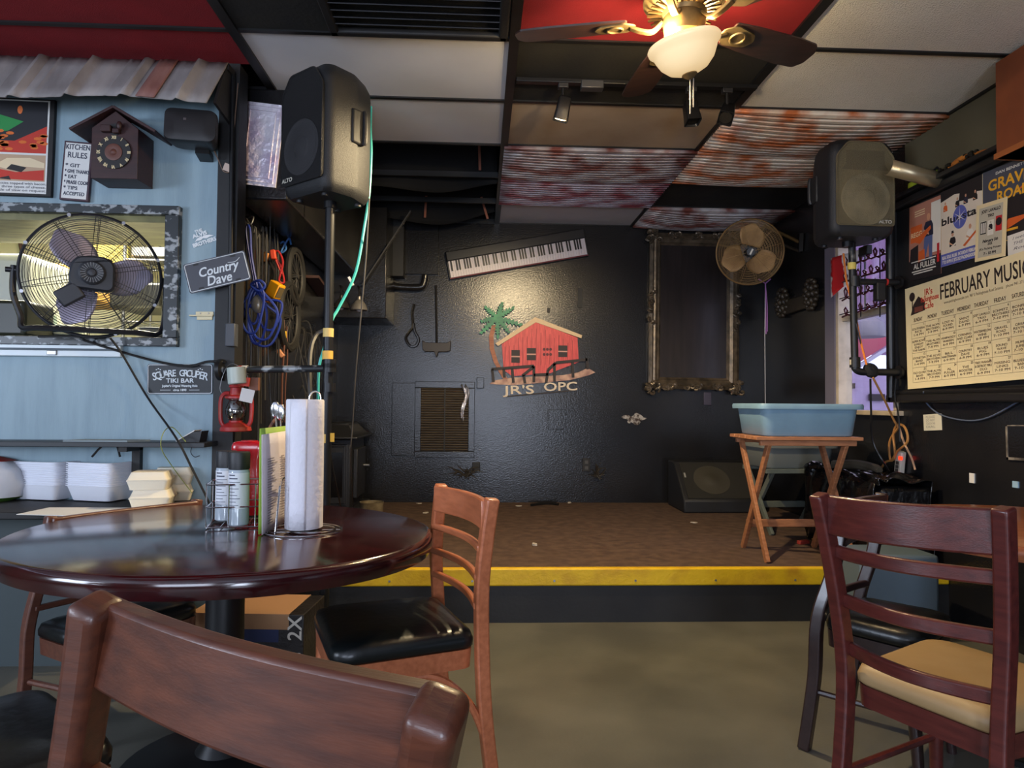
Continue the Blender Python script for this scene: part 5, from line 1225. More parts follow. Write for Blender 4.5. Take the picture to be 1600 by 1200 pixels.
# debris and twigs
twg = mat('dry_black_twig', (52, 46, 40), .6)
def twigs(label, px, py, n, sp, hh):
    c_ = onY(px, py, YB - .05); b = MB()
    for i in range(n):
        a = random.uniform(-1, 1); e = c_ + V((a * sp, random.uniform(-.05, .02), random.uniform(-.3, 1) * hh)); mid = c_.lerp(e, .5) + V((random.uniform(-.03, .03), 0, random.uniform(0, .04)))
        b.tube([c_ + V((random.uniform(-.03, .03), 0, 0)), mid, e], [.006, .005, .002], 5)
    o = b.build('dried_branch', twg); tag(o, label, 'branch')
twigs('dry dark sprig fixed low on the wall under the return grille', 728, 744, 26, .16, .1)
twigs('dry dark sprig on the wall beside the outlet', 933, 745, 12, .08, .12)
twigs('thin bare twigs on the wall behind the blue tub', 1222, 618, 4, .03, .12)
a = [onZ(x, y, ZS + .012) for x, y in ((830, 789), (845, 787), (858, 786), (872, 788))]
tag(MB().tube(smoothpath(a, 5), .012, 6).build('cable_end', M['cable']), 'short black cable lying on the stage along the back wall', 'cable')
for i, (px, py) in enumerate(((655, 785), (890, 784), (960, 782), (810, 789), (700, 786), (835, 850), (1085, 815), (665, 800), (1050, 784))):
    p = onZ(px, py + 2, ZS); pp = [(.022 * (1 + .4 * math.sin(3 * a + i)) * math.cos(a), .014 * math.sin(a)) for a in [2 * PI * k / 9 for k in range(9)]]
    tag(MB(TR(p, i)).prism(pp, 0, .006 + .003 * (i % 3)).build('paper_scrap', flat((196, 186, 170))), 'tiny pale scrap lying on the brown stage carpet', 'scrap', 'scraps on the stage')
# ================================================================== RIGHT WALL
def wr(px, py): return onX(px, py, XR)
struct(MB().span((XR - .02, wr(1308, 500).y, wr(1300, 642).z), (XR, wr(1293, 500).y, 2.3)).build('trim_casing', mat('lavender_casing', (112, 108, 124), .5)))
# notice board with heavy black frame
bx = XR - .03
ya, yb = wr(1399, 500).y, 2.75
za, zb = wr(1410, 629).z, wr(1424, 318).z
t = thing('notice_board', 'long black framed notice board covered with posters and the calendar', 'notice board')
MB().span((bx, yb, za + .05), (XR - .008, ya - .04, zb - .03)).build('board', M['blackmatte'], t)
fb = mat('black_board_frame', (30, 29, 30), .35)
def bprof(name, a, b_, up):
    MB().bar([a, b_], .07, .05, up).build(name, fb, t, bevel=.012)
bprof('frame_side', V((XR - .035, ya - .045, za)), V((XR - .035, ya - .045, zb)), (1, 0, 0))
MB().tube([(XR - .06, ya - .05, za + .03), (XR - .06, ya - .05, zb)], .026, 12).build('frame_bead', fb, t)
bprof('frame_bottom', V((XR - .035, yb, za + .025)), V((XR - .035, ya, za + .025)), (1, 0, 0))
MB().tube([(XR - .055, yb, za + .06), (XR - .055, ya - .06, za + .06)], .014, 8).build('frame_ledge', fb, t)
bprof('frame_top', V((XR - .035, yb, zb)), V((XR - .035, ya, zb)), (1, 0, 0))
MB().span((XR - .1, yb, zb + .025), (XR - .006, ya + .08, zb + .05)).build('top_ledge', fb, t, bevel=.004)
bp = bx - .004
def poster(name, label, cat, tl, tr, bl, mats, fn, dx=0., th=.0015):
    mw, w, h = sheet(lambda a, b: onX(a, b, bp - dx), tl, tr, bl, NR)
    t = thing(name, label, cat, mw, 'posters on the notice board' if cat == 'poster' else None)
    MB().span((0, 0, -th), (w, h, 0)).build('paper', mats[0], t)
    b = MB(); b.mi = 0; fn(b, w, h); b.build('print', mats, t, smooth=False); return t, w, h
def fig(b, x, y, s_, mi_skin, mi_top, mi_leg=None, hat=None, z=.0008):
    """a printed musician: head, torso, arms"""
    b.mi = mi_skin; b.poly(circ(.075 * s_, 12, (x, y + .42 * s_), ry=.1 * s_), z + .0001)
    b.mi = mi_top; b.poly([(x - .2 * s_, y - .1 * s_), (x + .2 * s_, y - .1 * s_), (x + .19 * s_, y + .18 * s_), (x + .12 * s_, y + .3 * s_), (x - .12 * s_, y + .3 * s_), (x - .19 * s_, y + .18 * s_)], z)
    b.mi = mi_skin; b.poly([(x - .2 * s_, y + .12 * s_), (x + .02 * s_, y - .02 * s_), (x + .02 * s_, y - .07 * s_), (x - .22 * s_, y + .04 * s_)], z + .0002)
    if mi_leg is not None:
        b.mi = mi_leg; b.poly([(x - .17 * s_, y - .1 * s_), (x + .17 * s_, y - .1 * s_), (x + .16 * s_, y - .75 * s_), (x + .05 * s_, y - .75 * s_), (x, y - .3 * s_), (x - .14 * s_, y - .75 * s_), (x - .24 * s_, y - .72 * s_)], z)
    if hat is not None:
        b.mi = hat; b.poly([(x - .12 * s_, y + .47 * s_), (x + .12 * s_, y + .47 * s_), (x + .07 * s_, y + .5 * s_), (x + .06 * s_, y + .58 * s_), (x - .06 * s_, y + .58 * s_), (x - .07 * s_, y + .5 * s_)], z + .0003)
tanp, skin, navy, jean, wht, ora, dark, blu2, redp, crm = (flat(c) for c in ((176, 120, 100), (206, 150, 116), (40, 40, 58), (84, 98, 140), (224, 218, 206), (212, 96, 40), (34, 28, 30), (92, 98, 170), (190, 36, 40), (226, 206, 160)))
def f1(b, w, h):
    b.mi = 0; b.rect(.003, .003, w - .003, h - .003, .0003)
    b.mi = 1; b.rect(w * .7, h * .3, w - .003, h * .95, .0004)
    b.mi = 5; b.rect(w * .05, h * .5, w * .42, h * .72, .0004)
    b.mi = 9
    for i in range(3): b.rect(w * .18, h * (.84 + .03 * i), w * .5, h * (.852 + .03 * i), .0005)
    b.text('REGG', h * .09, w * .24, h * .57, .0006, fit=w * .34, bold=.001)
    b.mi = 6; b.rect(0, 0, w, h * .26, .0005); b.poly([(w * .03, h * .26), (w * .3, h * .26), (w * .3, h * .46), (w * .05, h * .42)], .0005)
    fig(b, w * .62, h * .58, h * .48, 3, 2, 4, None, .0007)
    b.mi = 5; b.poly([(w * .2, h * .5), (w * .3, h * .56), (w * .68, h * .66), (w * .7, h * .62), (w * .36, h * .46)], .0012); b.poly([(w * .3, h * .22), (w * .52, h * .24), (w * .5, h * .38), (w * .32, h * .36)], .0009)
    b.mi = 8; b.rect(w * .88, h * .16, w * .95, h * .4, .0008)
    b.mi = 1; b.text('AL FULLER', h * .1, w * .5, h * .14, .001, fit=w * .68, bold=.0012).rect(w * .1, h * .1, w * .85, h * .115, .001).rect(w * .15, h * .07, w * .75, h * .085, .001).rect(w * .08, h * .232, w * .85, h * .245, .001)
poster('music_poster', 'poster of a bald guitarist in jeans, first on the notice board from the window', 'poster', (1421, 325), (1471, 304), (1423, 439), [tanp, wht, navy, skin, jean, ora, dark, blu2, redp, crm], f1)
def f2(b, w, h):
    b.mi = 9; b.rect(.003, .003, w - .003, h - .003, .0003)
    b.mi = 6; b.poly([(0, h * .86), (w * .35, h * .9), (w, h * .8), (w, h), (0, h)], .0004); b.poly([(w * .45, h * .78), (w * .85, h * .75), (w * .95, h), (w * .5, h)], .0005)
    for i, x in enumerate((.12, .42, .62, .84)): fig(b, w * x, h * (.74 - .0 * i), h * .2, 3, (5, 6, 2, 6)[i], None, None, .0007)
    b.mi = 6; b.text('bluestar', h * .13, w * .5, h * .545, .0009, fit=w * .96, bold=.0025)
    b.mi = 7; b.poly(circ(h * .13, 28, (w * .48, h * .58), ry=h * .15), .0012)
    b.mi = 1
    for k in range(6):
        a = PI / 6 + k * PI / 3; b.poly([(w * .48 + .003 * math.sin(a), h * .58 - .003 * math.cos(a)), (w * .48 + h * .125 * math.cos(a), h * .58 + h * .14 * math.sin(a)), (w * .48 - .003 * math.sin(a), h * .58 + .003 * math.cos(a))], .0014)
    fig(b, w * .3, h * .26, h * .3, 3, 6, None, 6, .001); fig(b, w * .72, h * .28, h * .32, 3, 1, None, None, .001)
    b.mi = 9; b.poly([(w * .16, h * .2), (w * .2, h * .18), (w * .5, h * .29), (w * .5, h * .31)], .0017); b.mi = 5; b.poly([(w * .55, h * .2), (w * .6, h * .18), (w * .95, h * .36), (w * .93, h * .38)], .0017)
    b.mi = 7; b.rect(0, 0, w, h * .16, .0018); b.mi = 1; b.text('REAL SOUL BLUES  SATURDAY FEBRUARY 28', h * .06, w * .5, h * .09, .002, fit=w * .92, bold=.0008).text("7 TO 10 PM AT JR'S OLD PACKINGHOUSE CAFE", h * .06, w * .5, h * .03, .002, fit=w * .92, bold=.0008)
poster('music_poster', 'band poster with a blue disc in the middle and a blue strip below', 'poster', (1470, 301), (1535, 272), (1459, 421), [crm, wht, navy, skin, jean, ora, dark, blu2, redp, flat((220, 206, 186))], f2, .004)
def f3(b, w, h):
    b.mi = 6; b.rect(.003, .003, w - .003, h - .003, .0003)
    b.mi = 2; b.rect(0, h * .35, w, h, .0004)
    b.mi = 5; b.poly([(w * .35, h * .12), (w, h * .3), (w, h * .42), (w * .5, h * .3)], .0006); b.poly([(w * .6, h * .6), (w, h * .8), (w, h * .68)], .0006)
    b.mi = 6; b.rect(w * .42, h * .28, w * .75, h * .56, .0008)
    b.mi = 0; b.text('GRAVEL', h * .2, w * .53, h * .72, .0012, fit=w * .82, bold=.002).text('ROAD', h * .18, w * .56, h * .55, .0012, fit=w * .55, bold=.002)
    b.mi = 8; b.text('GRAVEL', h * .2, w * .53, h * .72, .0014, fit=w * .82, bold=-.001).text('ROAD', h * .18, w * .56, h * .55, .0014, fit=w * .55, bold=-.001)
    b.mi = 1; b.text('DAN BENNETT', h * .05, w * .5, h * .91, .0012, fit=w * .5, bold=.0008); b.mi = 0; b.rect(w * .45, h * .12, w * .65, h * .15, .001)
poster('music_poster', 'dark poster with yellow outlined capital lettering, farthest from the window', 'poster', (1535, 271), (1628, 234), (1538, 385), [flat((232, 170, 40)), wht, flat((70, 72, 84)), skin, jean, ora, dark, blu2, flat((150, 60, 24)), crm], f3, .002)
def f4(b, w, h):
    b.mi = 1; b.rect(w * .1, h * .06, w * .88, h * .93, .0004)
    b.mi = 6
    b.text('JOEY LAVALLO', h * .075, w * .5, h * .83, .0008, fit=w * .62, bold=.0008).text('TRIO', h * .07, w * .5, h * .74, .0008, fit=w * .2, bold=.0008)
    b.rect(w * .16, h * .46, w * .36, h * .68, .0006); b.mi = 3; b.rect(w * .4, h * .42, w * .6, h * .68, .0006); b.mi = 8; b.rect(w * .66, h * .46, w * .86, h * .72, .0006)
    fig(b, w * .5, h * .54, h * .24, 1, 6, None, None, .0008)
    b.mi = 3
    for x in (.2, .26, .32): b.rect(w * x - .004, h * .48, w * x + .004, h * .66, .0008)
    b.mi = 6; b.poly(circ(.02, 10, (w * .76, h * .62)), .0008)
    b.text('February 5th', h * .07, w * .5, h * .31, .0008, fit=w * .5, bold=.001, shear=.2).text('2026', h * .055, w * .5, h * .255, .0008, bold=.0006).text("JR's Packing House", h * .055, w * .5, h * .18, .0008, fit=w * .7, bold=.0004).text('7 - 10 PM', h * .065, w * .5, h * .09, .0008, fit=w * .4, bold=.001)
poster('music_poster', 'grey and cream flyer with three small pictures overlapping the dark poster', 'poster', (1526, 322), (1574, 307), (1521, 410), [crm, flat((186, 178, 158)), navy, flat((216, 210, 196)), jean, ora, dark, blu2, redp, crm], f4, .012)
def f5(b, w, h):
    b.mi = 1
    for s_2, y in (('I need a ride to', .72), ('THE VALLEY', .46), ('Roca Mar', .2)): b.text(s_2, h * .2, w * .5, h * y, .0006, shear=.3, fit=w * .75)
poster('handwritten_note', 'white sheet with handwriting under the dark poster', 'note', (1574, 369), (1640, 346), (1576, 400), [wht, flat((70, 64, 70))], f5, .003)
# February calendar
cal = mat('cream_calendar_paper', (224, 208, 166), .7)
def fcal(b, w, h):
    X0, X1, Y0, Y1 = w * .055, w * .985, h * .06, h * .63
    b.mi = 1; b.text('FEBRUARY MUSIC', h * .2, w * .66, h * .80, .0008, fit=w * .66, bold=.0012)
    b.mi = 3
    b.text('www.packinghousecafe.com', h * .035, w * .46, h * .75, .0008, fit=w * .2).text('987 S. Packinghouse Road Sarasota', h * .035, w * .69, h * .75, .0008, fit=w * .24).text('phone 941-371-9358', h * .035, w * .91, h * .75, .0008, fit=w * .16)
    b.mi = 2; b.text("JR's", h * .085, w * .225, h * .88, .0008, bold=.001).text('Packinghouse', h * .07, w * .235, h * .82, .0008, fit=w * .16, bold=.001).text('Cafe', h * .075, w * .225, h * .75, .0008, bold=.001)
    b.mi = 1; b.poly([(w * .05, h * .72), (w * .19, h * .74), (w * .19, h * .83), (w * .13, h * .89), (w * .08, h * .82)], .0006); b.poly(circ(h * .045, 12, (w * .07, h * .9)), .0007); b.rect(w * .066, h * .76, w * .075, h * .88, .0007)
    b.mi = 4; b.rect(w * .09, h * .74, w * .17, h * .79, .0008)
    b.mi = 3
    for i in range(8):
        x = X0 + (X1 - X0) * i / 7; b.rect(x - .0007, Y0, x + .0007, Y1, .0006)
    for i in range(5):
        y = Y0 + (Y1 - Y0) * i / 4; b.rect(X0, y - .0007, X1, y + .0007, .0006)
    cw, ch = (X1 - X0) / 7, (Y1 - Y0) / 4
    for i, d in enumerate(('SUNDAY', 'MONDAY', 'TUESDAY', 'WEDNESDAY', 'THURSDAY', 'FRIDAY', 'SATURDAY')):
        b.text(d, h * .05, X0 + cw * (i + .5), Y1 + h * .02, .0008, fit=cw * (.62 if len(d) < 7 else .8), bold=.0005)
    T = {1: 'SOUTHERN|RICE|1-4 PM', 8: 'SUPER BOWL|SUNDAY|ENJOY|THE GAME', 15: 'STONETSIA|BAND|1-4 PM', 22: 'OLD GLORY|BAND|1-4 PM',
         3: 'LOST N|FOUND|6-9 PM', 10: 'WHIPADIDY|WARREN|6-9 PM', 17: 'BILL|HARTMANN|6-9 PM', 24: 'AL|FULLER|6-9 PM',
         4: 'SAINT|DAVID|6-9 PM', 11: 'CORNING|AND CLARK|6-9 PM', 18: 'COUNTRY|DAVE|6-9 PM', 25: 'THE|ROOSTER|6-9 PM',
         5: 'JOEY LAVALLO|TRIO|6-9 PM', 12: 'WATERMELON|WINE|6-9 PM', 19: 'BLUES|PIG|6-9 PM', 26: 'TREY WANVIG|& DETROIT MIKE|DUO|6-9 PM',
         6: 'SCHMITZ|BROTHERS|7-10 PM', 13: 'GRAVEL|ROAD|7-10 PM', 20: 'SOUND|WAVE|7-10 PM', 27: 'MISSING|LINKS|7-10 PM',
         7: 'BONFIRE|JAM BAND|7-10 PM', 14: 'GREAT|REVIVAL|7-10 PM', 21: 'MUMBO|JUMBO|7-10 PM', 28: 'BLUESTAR|BAND|7-10 PM'}
    for d in (2, 9, 16, 23): T[d] = 'THE ALVIS|BROTHERS|7-9 PM'
    for d in range(1, 29):
        cx_, cy_ = X0 + cw * ((d - 1) % 7), Y1 - ch * ((d - 1) // 7 + 1)
        b.text(str(d), ch * .22, cx_ + cw * .95, cy_ + ch * .8, .0008, 'RIGHT', bold=.0003)
        ls = T[d].split('|'); n = len(ls)
        for i, s_2 in enumerate(ls):
            b.text(s_2, ch * .2, cx_ + cw * .5, cy_ + ch * (.1 + .62 * (n - 1 - i) / 3 + (.06 if n < 4 else 0)), .0008, fit=cw * min(.92, .1 * len(s_2) + .08), bold=.0003)
poster('music_calendar', 'large cream February music calendar on the lower half of the notice board', 'calendar', (1414, 452), (1612, 388), (1422, 608), [cal, M['ink'], flat((196, 60, 46)), flat((90, 72, 60)), flat((110, 60, 50))], fcal, .03)
p = onX(1618, 525, XR - .1)
def flagf(u, v): return (p.x + .02 * math.sin(8 * v), p.y + .05 - .25 * u - .02 * v, p.z + .16 - .36 * v * (1 - .3 * u))
o = SH().surf(flagf, 10, 12).build('striped_cloth', mat('red_cloth', (190, 30, 40), .6, c2=(220, 190, 190), scale=9, st=(1, 5, .3), lo=.5, hi=.54), solid=.003)
tag(o, 'red and white striped cloth hanging over the edge of the calendar', 'flag')
# things on the ledge above the board
a, b_ = onY(1388, 261, 3.62), onY(1478, 285, 3.62)
t = thing('picture_light', 'brushed metal half tube picture light sticking out above the notice board', 'lamp')
d = (b_ - a); L_ = d.length; u = d.normalized(); n2 = V((0, -.8, -.6)); n2 = (n2 - u * n2.dot(u)).normalized(); v2 = n2.cross(u)
mwl = axes(a, u, v2, n2)
SH(mwl).surf(lambda q, v: (L_ * q, .042 * math.cos(PI * v), .042 * math.sin(PI * v)), 1, 14).build('shade', mat('brushed_metal', (176, 160, 128), .35, .7), t, solid=.002)
MB().tube([b_ + V((-.1, 0, .03)), b_ + V((-.05, .0, .08)), V((XR - .02, 3.62, zb + .06))], .008, 8).build('arm', M['blackmetal'], t)
p, q = onX(1424, 296, XR - .05), onX(1468, 283, XR - .05)
tag(MB().bar([V((XR - .06, p.y, zb + .072)), V((XR - .06, q.y, zb + .072))], .02, .04, (1, 0, 0)).build('spirit_level', mat('lime_plastic', (176, 200, 60), .5)), 'lime green strip lying on the ledge behind the picture light', 'level')
p, q = onX(1486, 262, XR - .05), onX(1542, 238, XR - .05)
tag(MB().tube(smoothpath([V((XR - .05, p.y, zb + .07)), V((XR - .06, p.y - .1, zb + .085)), V((XR - .05, q.y + .1, zb + .08)), V((XR - .05, q.y, zb + .07))], 5), [.018 - .0008 * k for k in range(16)], 8).build('orange_cloth', mat('orange_cloth', (196, 120, 40), .8, c2=(150, 84, 26), scale=20)), 'rolled orange cloth lying on the ledge above the notice board', 'cloth')
b = MB()
for i in range(26): b.sph((XR - .06 + random.uniform(-.02, .02), p.y + .06 - .01 * i, zb + .07 + random.uniform(0, .02)), .012, 6, 4)
tag(b.build('tinsel_garland', mat('black_tinsel', (40, 36, 30), .3, .5)), 'dark tinsel garland on the ledge beside the orange cloth', 'garland')
y0_ = 3.02; a = onY(1556, 135, y0_); c_ = onY(1560, 249, y0_)
t = thing('wall_cabinet', 'brown hardboard cabinet under the ceiling at the end of the notice board', 'cabinet')
MB().span((a.x, 2.3, c_.z), (XR - .008, y0_, ZC - .02)).build('body', mat('brown_hardboard', (128, 66, 32), .6, c2=(110, 54, 26), scale=5), t)
MB().span((a.x - .006, 2.3, c_.z), (XR - .008, y0_ + .01, c_.z + .025)).build('bottom_edge', mat('light_wood_edge', (150, 84, 40), .6), t)
# loudspeaker on pipe bracket
sy = 3.95
pt, pm, pe = onY(1331, 385, sy), onY(1332, 440, sy), onY(1336, 577, sy)
loudspeaker('dusty grey-fronted loudspeaker on the pipe bracket in front of the window', TR((onY(1329, 380, sy).x - .03, sy - .02, onY(1330, 385, sy).z + .02), R(3)), .385, .34, onY(1330, 215, sy - .18).z - pt.z - .02, gt, .3, mat('dusty_cone_cloth', (112, 102, 76), .65, bump=.6, bscale=420, c2=(134, 122, 92), scale=9), mat('dusty_horn_grille', (100, 90, 66), .6, bump=.8, bscale=420))
t = thing('pipe_bracket', 'black pipe bracket with elbows holding the loudspeaker at the window', 'pipe bracket')
MB().tube([V((pe.x, sy, pe.z)), V((pt.x, sy, pt.z + .02))], .021, 12).build('upright', worn, t)
MB().tube([V((pm.x, sy, pm.z)), V((XR - .075, sy, pm.z))], .019, 12).build('upper_arm', worn, t)
MB().tube(smoothpath([V((pe.x, sy, pe.z + .03)), V((pe.x + .005, sy, pe.z)), V((pe.x + .04, sy, pe.z - .015)), V((pe.x + .1, sy, pe.z - .015))], 5) + [V((XR - .075, sy, pe.z - .015))], .021, 12).build('lower_arm', worn, t)
for z in (pm.z, pe.z + .04): MB().cyl((pe.x, sy, z - .03), (pe.x, sy, z + .03), .03, seg=14).build('coupling', worn, t)
for z in (pm.z, pe.z - .015): MB().cyl((XR - .085, sy, z), (XR - .072, sy, z), .04, seg=18).build('flange', M['blackmetal'], t)
p = onY(1331, 416, sy); MB().cyl((p.x, sy, p.z - .02), (p.x, sy, p.z + .02), .0235, seg=14).build('tape_band', mat('pale_yellow_tape', (216, 194, 96), .6), t)
p = onY(1334, 566, sy); MB().cyl((p.x, sy, p.z - .015), (p.x, sy, p.z + .015), .0235, seg=14).build('pale_tape', flat((176, 168, 150)), t)
MB().box(onY(1374, 448, sy) + V((0, 0, -.03)), (.055, .05, .11)).build('pipe_clamp', M['blackmatte'], t, bevel=.008)
MB().cyl((XR - .16, sy, pm.z), (XR - .15, sy, pm.z), .021, seg=12).build('red_tape', flat((180, 40, 36)), t)
p = onY(1360, 579, sy)
tag(MB(TR(p + V((0, -.005, 0)), 0, 0, R(45))).sph((0, 0, 0), (.05, .035, .04), 14, 8).build('black_cloth_wrap', mat('black_rag', (20, 20, 22), .9, bump=.6, bscale=40)), 'black rag wrapped round the lower pipe at the window', 'rag')
# unlit neon sign hung in the window, seen from behind
ny = XR - .05
t = thing('neon_sign', 'unlit tube sign of looping script on a wire grid, hung in the window', 'neon sign')
tubm = mat('dark_red_tube', (70, 22, 34), .3)
pq = lambda a, b: onX(a, b, ny)
b = MB()
for y in (405, 430, 455, 480): b.tube([pq(1312, y + 12), pq(1398, y - 12)], .004, 5)
for x in (1345, 1375, 1396): b.tube([pq(x, 388), pq(x, 495)], .004, 5)
b.build('wire_grid', M['blackmetal'], t)
for r_, (yy, n, am) in enumerate(((400, 7, 9), (424, 8, 8), (450, 7, 11), (478, 7, 8))):
    pts = []
    for i in range(n * 6 + 1):
        u = i / (n * 6); a = u * n * 2 * PI
        pts.append(pq(1316 + 80 * u + 5 * math.sin(a), yy + 12 - 24 * u + am * math.cos(a) * (.7 + .3 * math.sin(3.1 * u * n))))
    MB().tube(pts, .0065, 6).build('script_tube', tubm, t)
MB().box(pq(1352, 392), (.04, .1, .06)).build('transformer', M['blackmatte'], t, bevel=.006)
MB().tube([pq(1350, 388), pq(1348, 350)], .003, 5).build('hanger', M['blackmetal'], t)
# surf board shaped sticker / red and white pennant at the window corner
p = onX(1312, 425, XR - .08)
o = SH().surf(lambda u, v: (p.x + .05 * u, p.y + .12 - .28 * u + .06 * v * math.sin(2 * u), p.z + .12 - .28 * v + .1 * u * v), 8, 10).build('pennant', mat('red_white_pennant', (196, 34, 36), .6, c2=(226, 220, 216), scale=3.4, st=(1, 2, 1), lo=.48, hi=.5), solid=.003)
tag(o, 'red and white folded pennant hanging at the far corner of the window', 'pennant')
orc = mat('orange_cord', (206, 116, 44), .5); yel = mat('tan_cord', (170, 120, 66), .5)
def cb(label, pts, r, m, nm='cord'): return tag(MB().tube(smoothpath(pts, 5), r, 6).build(nm, m), label, 'cord')
cb('orange cord running down the pipe bracket at the window', [onY(1318, 396, 4.0), onY(1321, 425, 3.98), onY(1324, 445, 3.97), onY(1338, 500, 3.95), onY(1344, 530, 3.93), onY(1354, 570, 3.88)], .006, orc)
cb('twin dark wire slanting down to the black rag', [onY(1337, 505, 3.93), onY(1346, 540, 3.92), onY(1354, 572, 3.9)], .004, M['cable'])
cb('tan cord falling from the black rag to the power strip', [onY(1364, 590, 3.9), onY(1382, 625, 3.95), onY(1396, 655, 4.0), onY(1404, 668, 4.0)], .006, yel)
cb('black cord hanging from the black rag to the black trunk', [onY(1360, 592, 3.9), onY(1361, 640, 3.95), onY(1364, 690, 4.0), onY(1385, 730, 3.98), onZ(1392, 742, .72)], .006, M['cable'])
cb('dark cord hanging along the notice board frame to the power strip', [onX(1400, 590, XR - .08), onX(1398, 620, XR - .08), onX(1404, 650, XR - .08), onX(1406, 690, XR - .08)], .005, M['cable'])
pw = lambda a, b: onX(a, b, XR - .05)
cb('bundled orange-brown cord loops hanging around the power strip', [pw(1404, 668), pw(1390, 690), pw(1392, 720), pw(1402, 705), pw(1418, 690), pw(1414, 668), pw(1402, 664), pw(1396, 680), pw(1398, 715), pw(1384, 722), pw(1374, 736)], .007, yel)
cb('pale twisted cord slanting beside the power strip', [pw(1404, 664), pw(1412, 690), pw(1424, 715), pw(1430, 734)], .006, mat('pale_tan_cord', (190, 150, 120), .6))
t = thing('power_strip', 'white power strip with a glowing red switch hanging below the window', 'power strip')
a, b_ = onX(1408, 705, XR - .02), onX(1405, 738, XR - .02)
MB().bar([a, b_], .03, .06, (1, 0, 0)).build('body', mat('white_plastic', (206, 200, 190), .4), t, bevel=.004)
p = onX(1407, 716, XR - .037); MB().box(p, (.006, .03, .02)).build('red_switch', mat('red_switch_glow', (255, 50, 20), .4, emit=2.5), t)
for k in range(3):
    q = a.lerp(b_, .55 + .18 * k); MB().box((XR - .037, q.y, q.z), (.004, .025, .02)).build('socket', flat((70, 66, 62)), t)
mw, w, h = sheet(lambda a, b: onX(a, b, XR - .001), (1443, 648), (1471, 646), (1444, 673), NR)
t = thing('wall_notice', 'small pale notice with handwriting on the dark wall below the notice board', 'note', mw)
MB().span((0, 0, 0), (w, h, .002)).build('paper', mat('pale_notice', (206, 200, 180), .6), t)
b = MB()
for i, s_2 in enumerate(('PLEASE', 'DO NOT', 'TOUCH THE', 'DIAL')): b.text(s_2, h * .2, w * .4, h * (.76 - .2 * i), .0026, fit=w * .5)
b.build('handwriting', flat((120, 116, 110)), t)
mw, w, h = sheet(lambda a, b: onX(a, b, XR - .001), (1575, 664), (1612, 664), (1575, 718), NR)
t = thing('access_panel', 'chipped black access panel with pale worn edges low on the side wall', 'panel', mw)
MB().span((0, 0, 0), (w, h, .012)).build('door', M['blackwall'], t)
b = MB(); b.span((0, 0, 0), (.012, h, .014)).span((0, 0, 0), (w, .012, .014)).span((0, h - .006, 0), (w, h, .014)); b.build('worn_edge', mat('worn_edge', (140, 130, 118), .7, c2=(60, 54, 50), scale=16), t)
cb('thin blue-grey wire sagging along the wall under the notice board', [onX(1443, 612, XR - .07), onX(1448, 630, XR - .012), onX(1470, 648, XR - .012), onX(1510, 657, XR - .012), onX(1545, 652, XR - .012), onX(1590, 628, XR - .012)], .004, flat((84, 94, 116)), 'thin_wire')
for i, (px, py, lab) in enumerate(((1519, 747, 'small white tag on the dark wall near the trunk end'), (1587, 757, 'tiny pale blue sticker low on the dark wall'))):
    p = onX(px, py, XR - .003); tag(MB().box(p, (.006, .035, .05 if i == 0 else .03)).build('wall_tag', flat(((220, 216, 210), (150, 180, 200))[i])), lab, 'tag')
# oscillating wall fan, gold with dust
fy = 5.15; fc_ = onY(1171, 394, fy)
gold = mat('dusty_bronze_wire', (126, 96, 56), .45, .5); blg = mat('dusty_bronze_blade', (186, 146, 92), .5, .2, c2=(140, 104, 62), scale=8)
wfan = fan('wall_fan', 'dusty bronze wall fan on an arm between the ornate frame and the loudspeaker', TR(fc_, R(-14), R(10)), .245, 3, R(75), gold, blg, M['blackplastic'], bw=1.4, rings=22, spokes=12, pairs=False, wire=.0011, motor=False, depth=.12)
inv = wfan.matrix_world.inverted()
a, b_ = inv @ onX(1250, 379, XR - .01), V((0, .2, .0))
m1 = inv @ onY(1196, 353, fy + .18)
MB().tube([b_, m1 * 1.0, a], .014, 8).build('arm', mat('dusty_bronze_arm', (110, 88, 54), .5, .4), wfan)
MB().tube([m1.lerp(a, .5) + V((0, 0, -.08)), a + V((-.0, 0, -.07))], .012, 8).build('brace', mat('dark_arm', (44, 38, 30), .5), wfan)
MB().box(a, (.03, .1, .14)).build('wall_plate', M['blackmetal'], wfan)
p = onY(1196, 443, fy + .1)
t = thing('pull_string', 'purple and white string hanging from the wall fan down behind the blue tub', 'string')
pu = flat((140, 90, 150)); e = onY(1197, 522, fy + .1); z_ = onY(1196, 650, fy + .1)
MB().tube([onY(1185, 436, fy + .1), p, e], .005, 5).tube([onY(1204, 436, fy + .1), p], .005, 5).tube([p, onY(1199, 480, fy + .1), onY(1199, 518, fy + .1)], .004, 5).build('purple_ribbon', pu, t)
MB().tube([p, e + V((-.01, 0, 0)), z_], .003, 5).build('white_string', flat((170, 170, 176)), t)
